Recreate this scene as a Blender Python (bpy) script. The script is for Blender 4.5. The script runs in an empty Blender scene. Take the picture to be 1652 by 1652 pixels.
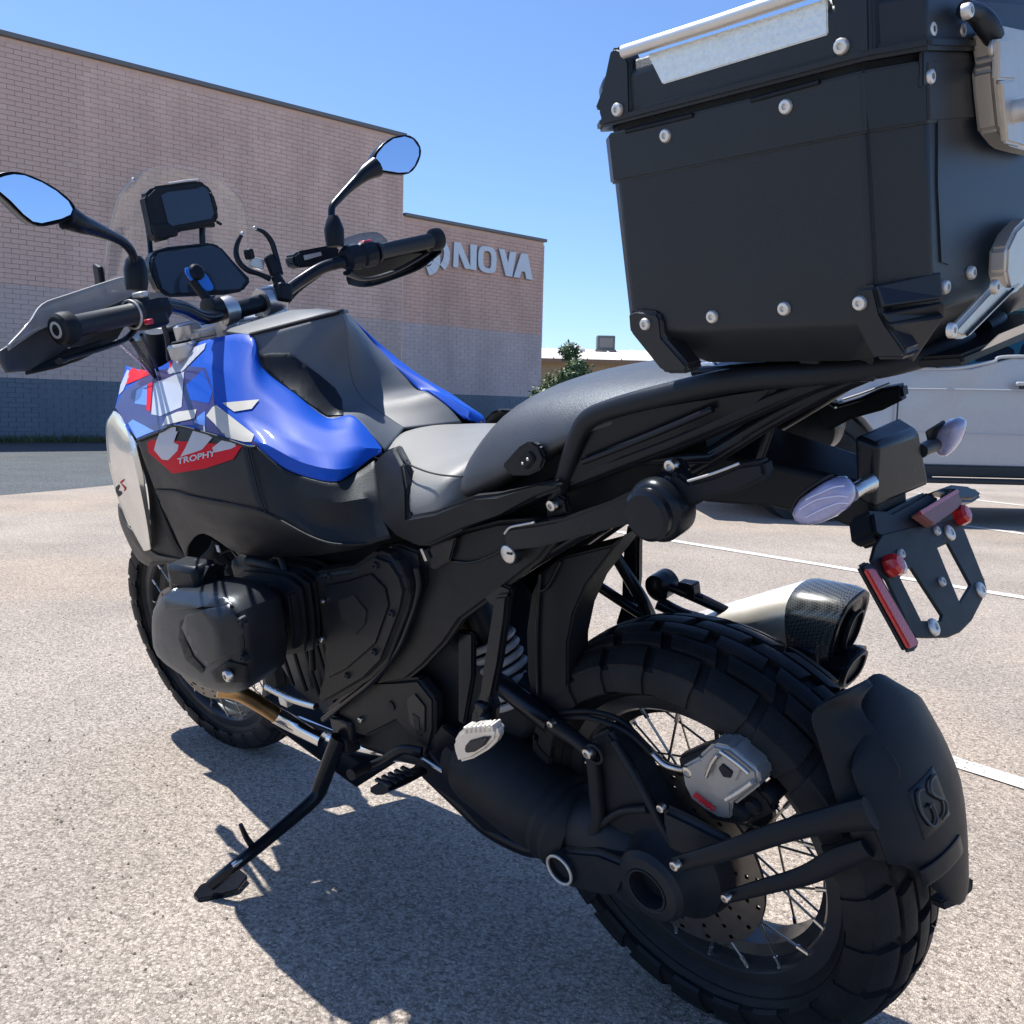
import bpy, bmesh, math, random
import numpy as np
from mathutils import Vector, Matrix
from mathutils.bvhtree import BVHTree
random.seed(7)
SC = bpy.context.scene
COL = SC.collection
rad = math.radians

# ------------------------------------------------------------------ camera
W0 = 1652.0
F0 = 1561.3
CAM = np.array([-0.76469, 1.26196, 0.89785])
CR = np.array([-0.69613565, -0.71751797, 0.0237301])
CU = np.array([0.09149233, -0.05588395, 0.99423646])
CF = np.array([0.7120564, -0.69429457, -0.10455021])
cd = bpy.data.cameras.new('camera')
cam = bpy.data.objects.new('camera', cd)
COL.objects.link(cam)
cd.sensor_width = 36.0
cd.lens = F0 / W0 * 36.0
cd.clip_start = 0.02
cd.clip_end = 3000
m = Matrix.Identity(4)
for i in range(3):
    m[i][0] = CR[i]; m[i][1] = CU[i]; m[i][2] = -CF[i]; m[i][3] = CAM[i]
cam.matrix_world = m
SC.camera = cam

# ------------------------------------------------------------------ sky, sun, exposure
SUN_AZ, SUN_EL = 11.0, 63.0
wd = bpy.data.worlds.new('World'); SC.world = wd; wd.use_nodes = True
nt = wd.node_tree; nt.nodes.clear()
sky = nt.nodes.new('ShaderNodeTexSky'); sky.sky_type = 'NISHITA'; sky.sun_disc = False
sky.sun_elevation = rad(SUN_EL); sky.sun_rotation = rad(90 - SUN_AZ)
sky.altitude = 300; sky.air_density = 1.0; sky.dust_density = 0.5; sky.ozone_density = 5.0
bg = nt.nodes.new('ShaderNodeBackground'); bg.inputs[1].default_value = 0.10
ow = nt.nodes.new('ShaderNodeOutputWorld')
tint = nt.nodes.new('ShaderNodeMix'); tint.data_type = 'RGBA'; tint.blend_type = 'MULTIPLY'; tint.inputs[0].default_value = 1.0; tint.inputs[7].default_value = (0.88, 0.97, 1.12, 1)
nt.links.new(sky.outputs[0], tint.inputs[6]); nt.links.new(tint.outputs[2], bg.inputs[0]); nt.links.new(bg.outputs[0], ow.inputs[0])
sd = bpy.data.lights.new('sun', 'SUN'); sd.energy = 4.6; sd.angle = rad(0.53); sd.color = (1.0, 0.95, 0.87)
sun = bpy.data.objects.new('sun', sd); COL.objects.link(sun)
sv = Vector((math.cos(rad(SUN_AZ)) * math.cos(rad(SUN_EL)), math.sin(rad(SUN_AZ)) * math.cos(rad(SUN_EL)), math.sin(rad(SUN_EL))))
sun.rotation_euler = sv.to_track_quat('Z', 'Y').to_euler()
sun.location = sv * 30
SC.view_settings.view_transform = 'Standard'; SC.view_settings.look = 'None'
SC.view_settings.gamma = 1.0; SC.view_settings.use_curve_mapping = False
SC.view_settings.exposure = 0.8
SC.render.engine = 'CYCLES'

# ------------------------------------------------------------------ frames and measuring
LEAN = math.radians(15.829)
def rotx(a):
    c, s = math.cos(a), math.sin(a); return np.array([[1, 0, 0], [0, c, -s], [0, s, c]])
def roty(a):
    c, s = math.cos(a), math.sin(a); return np.array([[c, 0, s], [0, 1, 0], [-s, 0, c]])
def rotz(a):
    c, s = math.cos(a), math.sin(a); return np.array([[c, -s, 0], [s, c, 0], [0, 0, 1]])
class Frame:
    """a local frame (rotation R, origin T in world); at() measures a photo point on a plane of that frame"""
    def __init__(s, R, T): s.R = R; s.T = np.array(T, float)
    def at(s, px, py, v, ax=1):
        d = CR * (px - 826) / F0 - CU * (py - 826) / F0 + CF
        dl = s.R.T @ d; cl = s.R.T @ (CAM - s.T)
        return cl + dl * (v - cl[ax]) / dl[ax]
    def mat(s):
        m = Matrix.Identity(4)
        for i in range(3):
            for j in range(3): m[i][j] = s.R[i, j]
            m[i][3] = s.T[i]
        return m
WORLD = Frame(np.eye(3), (0, 0, 0))
BIKE = Frame(rotx(-LEAN), (0, 0, 0))
FR = BIKE
def V(*a): return np.array(a, float)
def P(q):
    """tuple (px, py, y) is measured on the current frame's plane y; an array is already local"""
    if isinstance(q, tuple):
        return FR.at(q[0], q[1], q[2], q[3] if len(q) > 3 else 1)
    return np.array(q, float)
def G(px, py, z=0.0): return WORLD.at(px, py, z, 2)

# ------------------------------------------------------------------ objects
def thing(name, label, cat, group=None, frame=None, loc=None):
    o = bpy.data.objects.new(name, None); COL.objects.link(o)
    o.empty_display_size = 0.1
    if frame is not None: o.matrix_world = frame.mat()
    if loc is not None: o.location = loc
    o['label'] = label; o['category'] = cat
    if group: o['group'] = group
    return o
def link(name, me, m, parent=None, smooth=35):
    o = bpy.data.objects.new(name, me); COL.objects.link(o)
    if m is not None:
        for mm in (m if isinstance(m, list) else [m]): me.materials.append(mm)
    if smooth:
        me.polygons.foreach_set('use_smooth', [True] * len(me.polygons))
        if smooth < 180: me.set_sharp_from_angle(angle=rad(smooth))
    if parent is not None: o.parent = parent
    return o
def mk(name, vs, fs, m, parent=None, smooth=35):
    me = bpy.data.meshes.new(name)
    me.from_pydata([tuple(map(float, v)) for v in vs], [], fs); me.update()
    return link(name, me, m, parent, smooth)
def fix(o):
    bm = bmesh.new(); bm.from_mesh(o.data); bmesh.ops.recalc_face_normals(bm, faces=bm.faces); bm.to_mesh(o.data); bm.free()
def bevel(o, w, seg=2, ang=30):
    b = o.modifiers.new('bevel', 'BEVEL'); b.width = w; b.segments = seg; b.limit_method = 'ANGLE'; b.angle_limit = rad(ang); b.harden_normals = False
    return o
def subsurf(o, n=2):
    s = o.modifiers.new('sub', 'SUBSURF'); s.levels = n; s.render_levels = n
    return o
def solid(o, t, off=-1):
    s = o.modifiers.new('solid', 'SOLIDIFY'); s.thickness = t; s.offset = off
    return o
def mirror(o, sq=0):
    """same part on the other side of the bike"""
    me = o.data.copy()
    for v in me.vertices: v.co.y = -(v.co.y if not sq or v.co.y < .095 else .095 + (v.co.y - .095) * sq)
    me.flip_normals()
    n = bpy.data.objects.new(o.name, me); COL.objects.link(n); n.parent = o.parent
    for md in o.modifiers:
        k = n.modifiers.new(md.name, md.type)
        for a in ('width', 'segments', 'limit_method', 'angle_limit', 'levels', 'render_levels', 'thickness', 'offset'):
            if hasattr(md, a): setattr(k, a, getattr(md, a))
    for ch in list(o.children):
        c = mirror(ch); c.parent = n
    return n
def slab(name, pts, th, m, parent=None, bev=0.003, direction=(0, -1, 0), smooth=30, seg=2, hole=None):
    """outline of local points given thickness th along direction"""
    A = [P(q) for q in pts]; d = np.array(direction, float) * th
    n = len(A); bm = bmesh.new()
    a = [bm.verts.new(v) for v in A]; b = [bm.verts.new(v + d) for v in A]
    f1 = bm.faces.new(a); f2 = bm.faces.new(b[::-1])
    for i in range(n): bm.faces.new((a[i], b[i], b[(i + 1) % n], a[(i + 1) % n]))
    bmesh.ops.recalc_face_normals(bm, faces=bm.faces)
    if bev:
        ed = [e for e in bm.edges if e.calc_face_angle(0) > rad(20)]
        bmesh.ops.bevel(bm, geom=ed, offset=bev, segments=seg, affect='EDGES', clamp_overlap=True)
    bmesh.ops.triangulate(bm, faces=[f for f in bm.faces if len(f.verts) > 4])
    me = bpy.data.meshes.new(name); bm.to_mesh(me); bm.free()
    return link(name, me, m, parent, smooth)
def panel(name, verts, faces, m, parent=None, th=0.004, bev=0.0015, sub=0, smooth=25):
    """shell of named vertices"""
    keys = list(verts); ix = {k: i for i, k in enumerate(keys)}
    o = mk(name, [P(verts[k]) for k in keys], [[ix[k] for k in f.split()] if isinstance(f, str) else [ix[k] for k in f] for f in faces], None, parent, 0)
    fix(o); outward(o)
    if sub: subsurf(o, sub)
    if th: solid(o, th)
    if bev: bevel(o, bev, 2, 18)
    for mm in (m if isinstance(m, list) else [m]): o.data.materials.append(mm)
    o.data.polygons.foreach_set('use_smooth', [True] * len(o.data.polygons))
    if smooth < 180: o.data.set_sharp_from_angle(angle=rad(smooth))
    return o
def outward(o, c=None):
    """flip so that normals look away from the frame's centre plane / point c"""
    me = o.data; s = 0
    for p in me.polygons:
        ref = p.center - Vector(c) if c is not None else Vector((0, p.center.y if abs(p.center.y) > 1e-4 else 1, 0.001))
        s += p.normal.dot(ref) * p.area
    if s < 0: me.flip_normals()
def catmull(pts, n=8, closed=False):
    pts = [np.array(p, float) for p in pts]; N = len(pts); out = []
    rng = range(N) if closed else range(N - 1)
    for i in rng:
        if closed: p0, p1, p2, p3 = pts[(i - 1) % N], pts[i], pts[(i + 1) % N], pts[(i + 2) % N]
        else: p0, p1, p2, p3 = pts[max(i - 1, 0)], pts[i], pts[i + 1], pts[min(i + 2, N - 1)]
        for k in range(n):
            t = k / n
            out.append(0.5 * ((2 * p1) + (-p0 + p2) * t + (2 * p0 - 5 * p1 + 4 * p2 - p3) * t * t + (-p0 + 3 * p1 - 3 * p2 + p3) * t ** 3))
    if not closed: out.append(pts[-1])
    return out
def sweep(path, radii, seg=12, flat=(1, 1), up=(0, 0, 1), caps=True, closed=False):
    """verts, faces of a tube; flat = (width, height) factors, up fixes the section"""
    vs, fs = [], []; N = len(path); up = np.array(up, float)
    prevx = None
    for i, p in enumerate(path):
        if closed: t = path[(i + 1) % N] - path[i - 1]
        else: t = path[min(i + 1, N - 1)] - path[max(i - 1, 0)]
        t = t / (np.linalg.norm(t) + 1e-12)
        if flat == (1, 1) and prevx is not None:
            x = prevx - t * (prevx @ t)
        else:
            x = np.cross(up, t)
            if np.linalg.norm(x) < 0.05: x = np.cross(np.array([1., 0, 0]), t)
        x = x / np.linalg.norm(x); prevx = x; y = np.cross(t, x)
        r = radii[i] if hasattr(radii, '__len__') else radii
        for k in range(seg):
            a = 2 * math.pi * k / seg + math.pi / seg
            vs.append(p + x * math.cos(a) * r * flat[0] + y * math.sin(a) * r * flat[1])
    for i in range(N if closed else N - 1):
        j = (i + 1) % N
        for k in range(seg):
            l = (k + 1) % seg
            fs.append((i * seg + k, i * seg + l, j * seg + l, j * seg + k))
    if caps and not closed:
        fs.append(tuple(range(seg))[::-1]); fs.append(tuple((N - 1) * seg + k for k in range(seg)))
    return vs, fs
def tube(name, pts, r, m, parent=None, n=8, seg=12, flat=(1, 1), up=(0, 0, 1), curve=True, bev=0):
    A = [P(q) for q in pts]
    rr = r if hasattr(r, '__len__') else [r] * len(A)
    if curve and len(A) > 2:
        B = catmull(A, n); R = [float(x[0]) for x in catmull([np.array([x]) for x in rr], n)]
    else: B, R = A, rr
    vs, fs = sweep(B, R, seg, flat, up)
    o = mk(name, vs, fs, m, parent, 40)
    if bev: bevel(o, bev)
    return o
def frame_axes(axis):
    a = np.array(axis, float); a /= np.linalg.norm(a)
    x = np.cross(a, [0, 0, 1.0])
    if np.linalg.norm(x) < 0.1: x = np.cross(a, [1.0, 0, 0])
    x /= np.linalg.norm(x); return a, x, np.cross(a, x)
def lathe_data(c, axis, prof, seg=32, off=0):
    """prof: list of (radius, distance along axis)"""
    c = np.array(c, float); a, x, y = frame_axes(axis); vs, fs = [], []
    for r, t in prof:
        for k in range(seg):
            w = 2 * math.pi * k / seg
            vs.append(c + a * t + (x * math.cos(w) + y * math.sin(w)) * r)
    for i in range(len(prof) - 1):
        for k in range(seg):
            l = (k + 1) % seg
            fs.append((off + i * seg + k, off + i * seg + l, off + (i + 1) * seg + l, off + (i + 1) * seg + k))
    return vs, fs
def lathe(name, c, axis, prof, m, parent=None, seg=32, smooth=35, bev=0):
    c = P(c); vs, fs = lathe_data(c, axis, prof, seg)
    n = len(prof)
    if prof[0][0] > 1e-6: fs.append(tuple(range(seg))[::-1])
    if prof[-1][0] > 1e-6: fs.append(tuple((n - 1) * seg + k for k in range(seg)))
    o = mk(name, vs, fs, m, parent, 0)
    bm = bmesh.new(); bm.from_mesh(o.data); bmesh.ops.remove_doubles(bm, verts=bm.verts, dist=1e-6)
    bmesh.ops.recalc_face_normals(bm, faces=bm.faces); bm.to_mesh(o.data); bm.free()
    o.data.polygons.foreach_set('use_smooth', [True] * len(o.data.polygons)); o.data.set_sharp_from_angle(angle=rad(smooth))
    if bev: bevel(o, bev)
    return o
def ring(name, c, axis, r0, r1, t, m, parent=None, seg=40):
    """flat ring: inner r0, outer r1, thickness t, hollow"""
    c = P(c); vs, fs = lathe_data(c, axis, [(r0, 0), (r1, 0), (r1, t), (r0, t), (r0, 0)], seg)
    o = mk(name, vs, fs, m, parent, 0)
    bm = bmesh.new(); bm.from_mesh(o.data); bmesh.ops.remove_doubles(bm, verts=bm.verts, dist=1e-6)
    bmesh.ops.recalc_face_normals(bm, faces=bm.faces); bm.to_mesh(o.data); bm.free()
    o.data.polygons.foreach_set('use_smooth', [True] * len(o.data.polygons)); o.data.set_sharp_from_angle(angle=rad(35))
    bevel(o, min(t, r1 - r0) * 0.2)
    return o
def bolt(name, c, m, parent, r=0.006, h=0.004, axis=(0, 1, 0), socket=True):
    """button-head screw with a hex socket"""
    pr = [(r, -h * 0.6), (r, 0.3 * h), (r * 0.85, 0.85 * h), (r * 0.6, h)]
    if socket: pr += [(r * 0.42, h), (r * 0.40, h * 0.3), (0, h * 0.3)]
    else: pr += [(0, h)]
    return lathe(name, c, axis, pr, m, parent, seg=12, smooth=40)
def loft(name, secs, m, parent=None, closed=True, sub=2, caps=True, smooth=180, crease=None):
    n = len(secs[0]); vs = [v for s in secs for v in s]; fs = []
    for i in range(len(secs) - 1):
        for k in range(n if closed else n - 1):
            l = (k + 1) % n
            fs.append((i * n + k, i * n + l, (i + 1) * n + l, (i + 1) * n + k))
    if caps and closed:
        fs.append(tuple(range(n))[::-1]); fs.append(tuple((len(secs) - 1) * n + k for k in range(n)))
    o = mk(name, [P(v) for v in vs], fs, m, parent, 0); fix(o)
    o.data.polygons.foreach_set('use_smooth', [True] * len(o.data.polygons))
    if smooth < 180: o.data.set_sharp_from_angle(angle=rad(smooth))
    if sub: subsurf(o, sub)
    return o
def bxm(bm, c, s, R=None):
    c = np.array(c, float); h = np.array(s, float) / 2; vs = []
    for dx in (-1, 1):
        for dy in (-1, 1):
            for dz in (-1, 1):
                v = np.array([dx, dy, dz]) * h
                if R is not None: v = R @ v
                vs.append(bm.verts.new(c + v))
    for f in ((0, 1, 3, 2), (4, 6, 7, 5), (0, 4, 5, 1), (2, 3, 7, 6), (0, 2, 6, 4), (1, 5, 7, 3)):
        bm.faces.new([vs[i] for i in f])
def bx(name, c, s, m, parent=None, R=None, bev=0.0):
    bm = bmesh.new(); bxm(bm, c, s, R); bmesh.ops.recalc_face_normals(bm, faces=bm.faces)
    me = bpy.data.meshes.new(name); bm.to_mesh(me); bm.free()
    o = link(name, me, m, parent, 30)
    if bev: bevel(o, bev)
    return o
def quadbox(name, q8, m, parent=None, bev=0.002):
    """box from 8 corners: outer four then inner four in the same order"""
    A = [P(q) for q in q8]
    o = mk(name, A, [(0, 1, 2, 3), (7, 6, 5, 4), (0, 4, 5, 1), (1, 5, 6, 2), (2, 6, 7, 3), (3, 7, 4, 0)], m, parent, 30); fix(o)
    if bev: bevel(o, bev)
    return o

# ------------------------------------------------------------------ materials
def NM(name):
    m = bpy.data.materials.new(name); m.use_nodes = True
    return m, m.node_tree, m.node_tree.nodes['Principled BSDF']
def node(t, typ, **kw):
    n = t.nodes.new(typ)
    for k, v in kw.items():
        if k.startswith('i_'): n.inputs[k[2:].replace('_', ' ')].default_value = v
        else: setattr(n, k, v)
    return n
def mat(name, col, rough=0.5, metal=0.0, var=0.12, nscale=30, bump=0.0, bscale=300, coat=0.0, spec=0.5, rv=0.08, trans=0.0, ior=1.45, dust=0.0, alpha=1.0, emit=None):
    m, t, b = NM(name)
    tc = node(t, 'ShaderNodeTexCoord')
    n1 = node(t, 'ShaderNodeTexNoise'); n1.inputs['Scale'].default_value = nscale; n1.inputs['Detail'].default_value = 6
    t.links.new(tc.outputs['Object'], n1.inputs['Vector'])
    mx = node(t, 'ShaderNodeMix', data_type='RGBA')
    c = np.array(col)
    mx.inputs[6].default_value = (*np.clip(c * (1 - var), 0, 1), 1); mx.inputs[7].default_value = (*np.clip(c * (1 + var), 0, 1), 1)
    t.links.new(n1.outputs[0], mx.inputs[0])
    last = mx.outputs[2]
    if dust:
        n3 = node(t, 'ShaderNodeTexNoise'); n3.inputs['Scale'].default_value = nscale * 0.3; n3.inputs['Detail'].default_value = 9; n3.inputs['Roughness'].default_value = 0.65
        t.links.new(tc.outputs['Object'], n3.inputs['Vector'])
        r3 = node(t, 'ShaderNodeMapRange'); r3.inputs[1].default_value = 0.45; r3.inputs[2].default_value = 0.8; r3.inputs[4].default_value = dust
        t.links.new(n3.outputs[0], r3.inputs[0])
        m2 = node(t, 'ShaderNodeMix', data_type='RGBA'); m2.inputs[7].default_value = (0.26, 0.25, 0.24, 1)
        t.links.new(r3.outputs[0], m2.inputs[0]); t.links.new(last, m2.inputs[6]); last = m2.outputs[2]
    t.links.new(last, b.inputs['Base Color'])
    rr = node(t, 'ShaderNodeMapRange'); rr.inputs[3].default_value = max(0.02, rough - rv); rr.inputs[4].default_value = min(1, rough + rv)
    n2 = node(t, 'ShaderNodeTexNoise'); n2.inputs['Scale'].default_value = nscale * 2.3; n2.inputs['Detail'].default_value = 4
    t.links.new(tc.outputs['Object'], n2.inputs['Vector']); t.links.new(n2.outputs[0], rr.inputs[0]); t.links.new(rr.outputs[0], b.inputs['Roughness'])
    b.inputs['Metallic'].default_value = metal
    b.inputs['Coat Weight'].default_value = coat; b.inputs['Coat Roughness'].default_value = 0.04
    b.inputs['Specular IOR Level'].default_value = spec
    if max(col) < .06 and metal < .5: b.inputs['Specular Tint'].default_value = (0.72, 0.86, 1.0, 1)
    b.inputs['Transmission Weight'].default_value = trans; b.inputs['IOR'].default_value = ior
    b.inputs['Alpha'].default_value = alpha
    if bump:
        nb = node(t, 'ShaderNodeTexNoise'); nb.inputs['Scale'].default_value = bscale; nb.inputs['Detail'].default_value = 3
        t.links.new(tc.outputs['Object'], nb.inputs['Vector'])
        bp = node(t, 'ShaderNodeBump'); bp.inputs['Strength'].default_value = bump; bp.inputs['Distance'].default_value = 0.001
        t.links.new(nb.outputs[0], bp.inputs['Height']); t.links.new(bp.outputs[0], b.inputs['Normal'])
    return m
M = {}
M['plastic'] = mat('black_plastic', (0.009, 0.011, 0.015), 0.42, spec=.24, bump=0.25, bscale=900, nscale=14, dust=0.018)
M['plastic_smooth'] = mat('black_satin_plastic', (0.008, 0.010, 0.014), 0.26, spec=.32, nscale=10, dust=0.01)
M['plastic_dusty'] = mat('dusty_black_plastic', (0.012, 0.013, 0.015), 0.46, spec=.25, bump=0.4, bscale=700, nscale=18, dust=0.05)
M['powder'] = mat('powder_coat_black', (0.011, 0.013, 0.017), 0.38, spec=.3, bump=0.3, bscale=1200, nscale=16, metal=0.0, dust=0.015)
M['frame'] = mat('black_frame_paint', (0.007, 0.008, 0.012), 0.24, spec=.32, nscale=12, dust=0.03)
M['cast'] = mat('dark_cast_alloy', (0.012, 0.015, 0.020), 0.40, metal=0.15, spec=.28, bump=0.6, bscale=600, nscale=20, dust=0.04)
M['engine'] = mat('graphite_engine_cover', (0.018, 0.021, 0.027), 0.34, metal=0.2, spec=.45, bump=0.25, bscale=500, nscale=12, dust=0.05)
M['rubber'] = mat('rubber', (0.008, 0.009, 0.011), 0.58, spec=.35, bump=0.4, bscale=500, nscale=20, dust=0.05)
M['tyre'] = mat('tyre_rubber', (0.009, 0.010, 0.012), 0.55, spec=.25, bump=0.6, bscale=260, nscale=25, dust=0.07)
M['grip'] = mat('grip_rubber', (0.020, 0.020, 0.021), 0.50, bump=0.3, bscale=900, nscale=20, dust=0.04)
M['steel'] = mat('bright_steel', (0.62, 0.61, 0.59), 0.27, metal=1.0, nscale=40)
M['alu'] = mat('brushed_aluminium', (0.66, 0.65, 0.62), 0.40, metal=.65, nscale=30, bump=0.1)
M['chrome'] = mat('chrome', (0.75, 0.75, 0.75), 0.12, metal=1.0, nscale=20)
M['silver_paint'] = mat('silver_paint', (0.52, 0.52, 0.51), 0.38, metal=0.4, nscale=12)
M['rim'] = mat('black_rim', (0.022, 0.023, 0.026), 0.30, nscale=12, dust=0.03)
M['spoke'] = mat('spoke_steel', (0.45, 0.42, 0.36), 0.32, metal=1.0, nscale=60)
M['blue'] = mat('blue_paint', (0.003, 0.068, 0.44), 0.50, spec=.15, coat=0.18, nscale=6, var=0.06)
M['purple'] = mat('purple_blue_paint', (0.026, 0.022, 0.115), 0.5, spec=.3, coat=0.4, nscale=6, var=0.06)
M['lightblue'] = mat('light_blue_decal', (0.08, 0.19, 0.55), 0.28, coat=0.6, nscale=6, var=0.06)
M['white'] = mat('white_decal', (0.40, 0.43, 0.51), 0.5, coat=0.4, nscale=8, var=0.05)
M['cream'] = mat('light_silver_decal', (0.48, 0.465, 0.42), 0.5, coat=0.3, nscale=8, var=0.05)
M['red'] = mat('red_decal', (0.55, 0.008, 0.022), 0.6, spec=.15, nscale=8, var=0.06)
M['tankgrey'] = mat('matte_grey_tank_panel', (0.082, 0.096, 0.115), 0.50, spec=.5, nscale=10, bump=0.3, bscale=900, dust=0.04)
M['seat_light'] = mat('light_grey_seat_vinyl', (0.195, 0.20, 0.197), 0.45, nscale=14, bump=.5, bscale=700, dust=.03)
M['seat'] = mat('seat_vinyl', (0.040, 0.042, 0.046), 0.42, spec=.8, nscale=14, bump=0.5, bscale=700, dust=0.06)
M['wing'] = mat('silver_wing_paint', (0.70, 0.69, 0.64), 0.20, metal=0.7, coat=0.5, nscale=6, var=0.04)
M['screen'] = mat('smoked_display_glass', (0.02, 0.026, 0.040), 0.16, nscale=6, coat=0.6)
M['redlens'] = mat('red_reflector', (0.42, 0.012, 0.016), 0.28, coat=0.6, nscale=120, var=0.25, bump=0.5, bscale=400)
M['amber'] = mat('dull_red_lens', (0.22, 0.085, 0.075), 0.5, coat=0.2, nscale=60, var=0.15)
M['lens'] = mat('lilac_indicator_lens', (0.36, 0.38, 0.62), 0.18, nscale=90, var=0.2, coat=0.8, trans=0.15, bump=0.6, bscale=220)
M['carbon'] = mat('carbon_end_cap', (0.05, 0.055, 0.06), 0.3, nscale=60, coat=0.6, var=0.4)
M['guardgrey'] = mat('grey_brown_guard_plastic', (0.055, 0.053, 0.050), 0.45, nscale=14, dust=.05)
M['gold'] = mat('scorched_header_steel', (0.42, 0.27, 0.13), 0.34, metal=1.0, nscale=18, var=0.45)
M['muffler'] = mat('brushed_titanium', (0.74, 0.71, 0.64), 0.42, metal=.75, nscale=10, bump=0.15)
M['blueclip'] = mat('bright_blue_plastic', (0.01, 0.16, 0.62), 0.35, nscale=20)
M['redsw'] = mat('red_switch', (0.45, 0.02, 0.05), 0.4, nscale=20)
M['rust'] = mat('rust', (0.25, 0.10, 0.04), 0.8, nscale=80, var=0.5)
def weave(m):
    t = m.node_tree; b = t.nodes['Principled BSDF']; tc = node(t, 'ShaderNodeTexCoord'); mp = node(t, 'ShaderNodeMapping'); mp.inputs['Rotation'].default_value = (.5, .78, .4)
    ck = node(t, 'ShaderNodeTexChecker'); ck.inputs['Scale'].default_value = 330; ck.inputs[1].default_value = (.016, .019, .022, 1); ck.inputs[2].default_value = (.075, .085, .09, 1)
    t.links.new(tc.outputs['Object'], mp.inputs[0]); t.links.new(mp.outputs[0], ck.inputs[0]); t.links.new(ck.outputs[0], b.inputs['Base Color'])
weave(M['carbon'])
def clear_mat(name, tint, refl, rough=0.02, haze=0.0):
    """thin clear sheet: mostly transparent with glossy reflection and a faint milky film"""
    m, t, b = NM(name); t.nodes.remove(b)
    out = t.nodes['Material Output']
    tr = node(t, 'ShaderNodeBsdfTransparent'); tr.inputs[0].default_value = (*tint, 1)
    gl = node(t, 'ShaderNodeBsdfGlossy'); gl.inputs['Roughness'].default_value = rough
    df = node(t, 'ShaderNodeBsdfDiffuse'); df.inputs[0].default_value = (0.5, 0.5, 0.52, 1)
    lw = node(t, 'ShaderNodeLayerWeight'); lw.inputs[0].default_value = 0.5
    fr = node(t, 'ShaderNodeMath', operation='POWER'); fr.inputs[1].default_value = 4.0; t.links.new(lw.outputs['Facing'], fr.inputs[0])
    mu = node(t, 'ShaderNodeMath', operation='MULTIPLY_ADD'); mu.inputs[1].default_value = refl * .6; mu.inputs[2].default_value = refl * .045
    tc = node(t, 'ShaderNodeTexCoord'); nz = node(t, 'ShaderNodeTexNoise'); nz.inputs['Scale'].default_value = 12
    hz = node(t, 'ShaderNodeMath', operation='MULTIPLY'); hz.inputs[1].default_value = haze * 2
    t.links.new(tc.outputs['Object'], nz.inputs['Vector']); t.links.new(nz.outputs[0], hz.inputs[0])
    m1 = node(t, 'ShaderNodeMixShader'); m2 = node(t, 'ShaderNodeMixShader')
    t.links.new(hz.outputs[0], m1.inputs[0]); t.links.new(tr.outputs[0], m1.inputs[1]); t.links.new(df.outputs[0], m1.inputs[2])
    t.links.new(fr.outputs[0], mu.inputs[0]); t.links.new(mu.outputs[0], m2.inputs[0])
    t.links.new(m1.outputs[0], m2.inputs[1]); t.links.new(gl.outputs[0], m2.inputs[2]); t.links.new(m2.outputs[0], out.inputs[0])
    return m
M['clear'] = clear_mat('clear_windscreen', (0.95, 0.96, 0.97), 1.0, 0.03, 0.05)
M['smoke'] = clear_mat('milky_guard_plastic', (0.55, 0.58, 0.60), 0.8, 0.1, 0.35)

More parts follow.
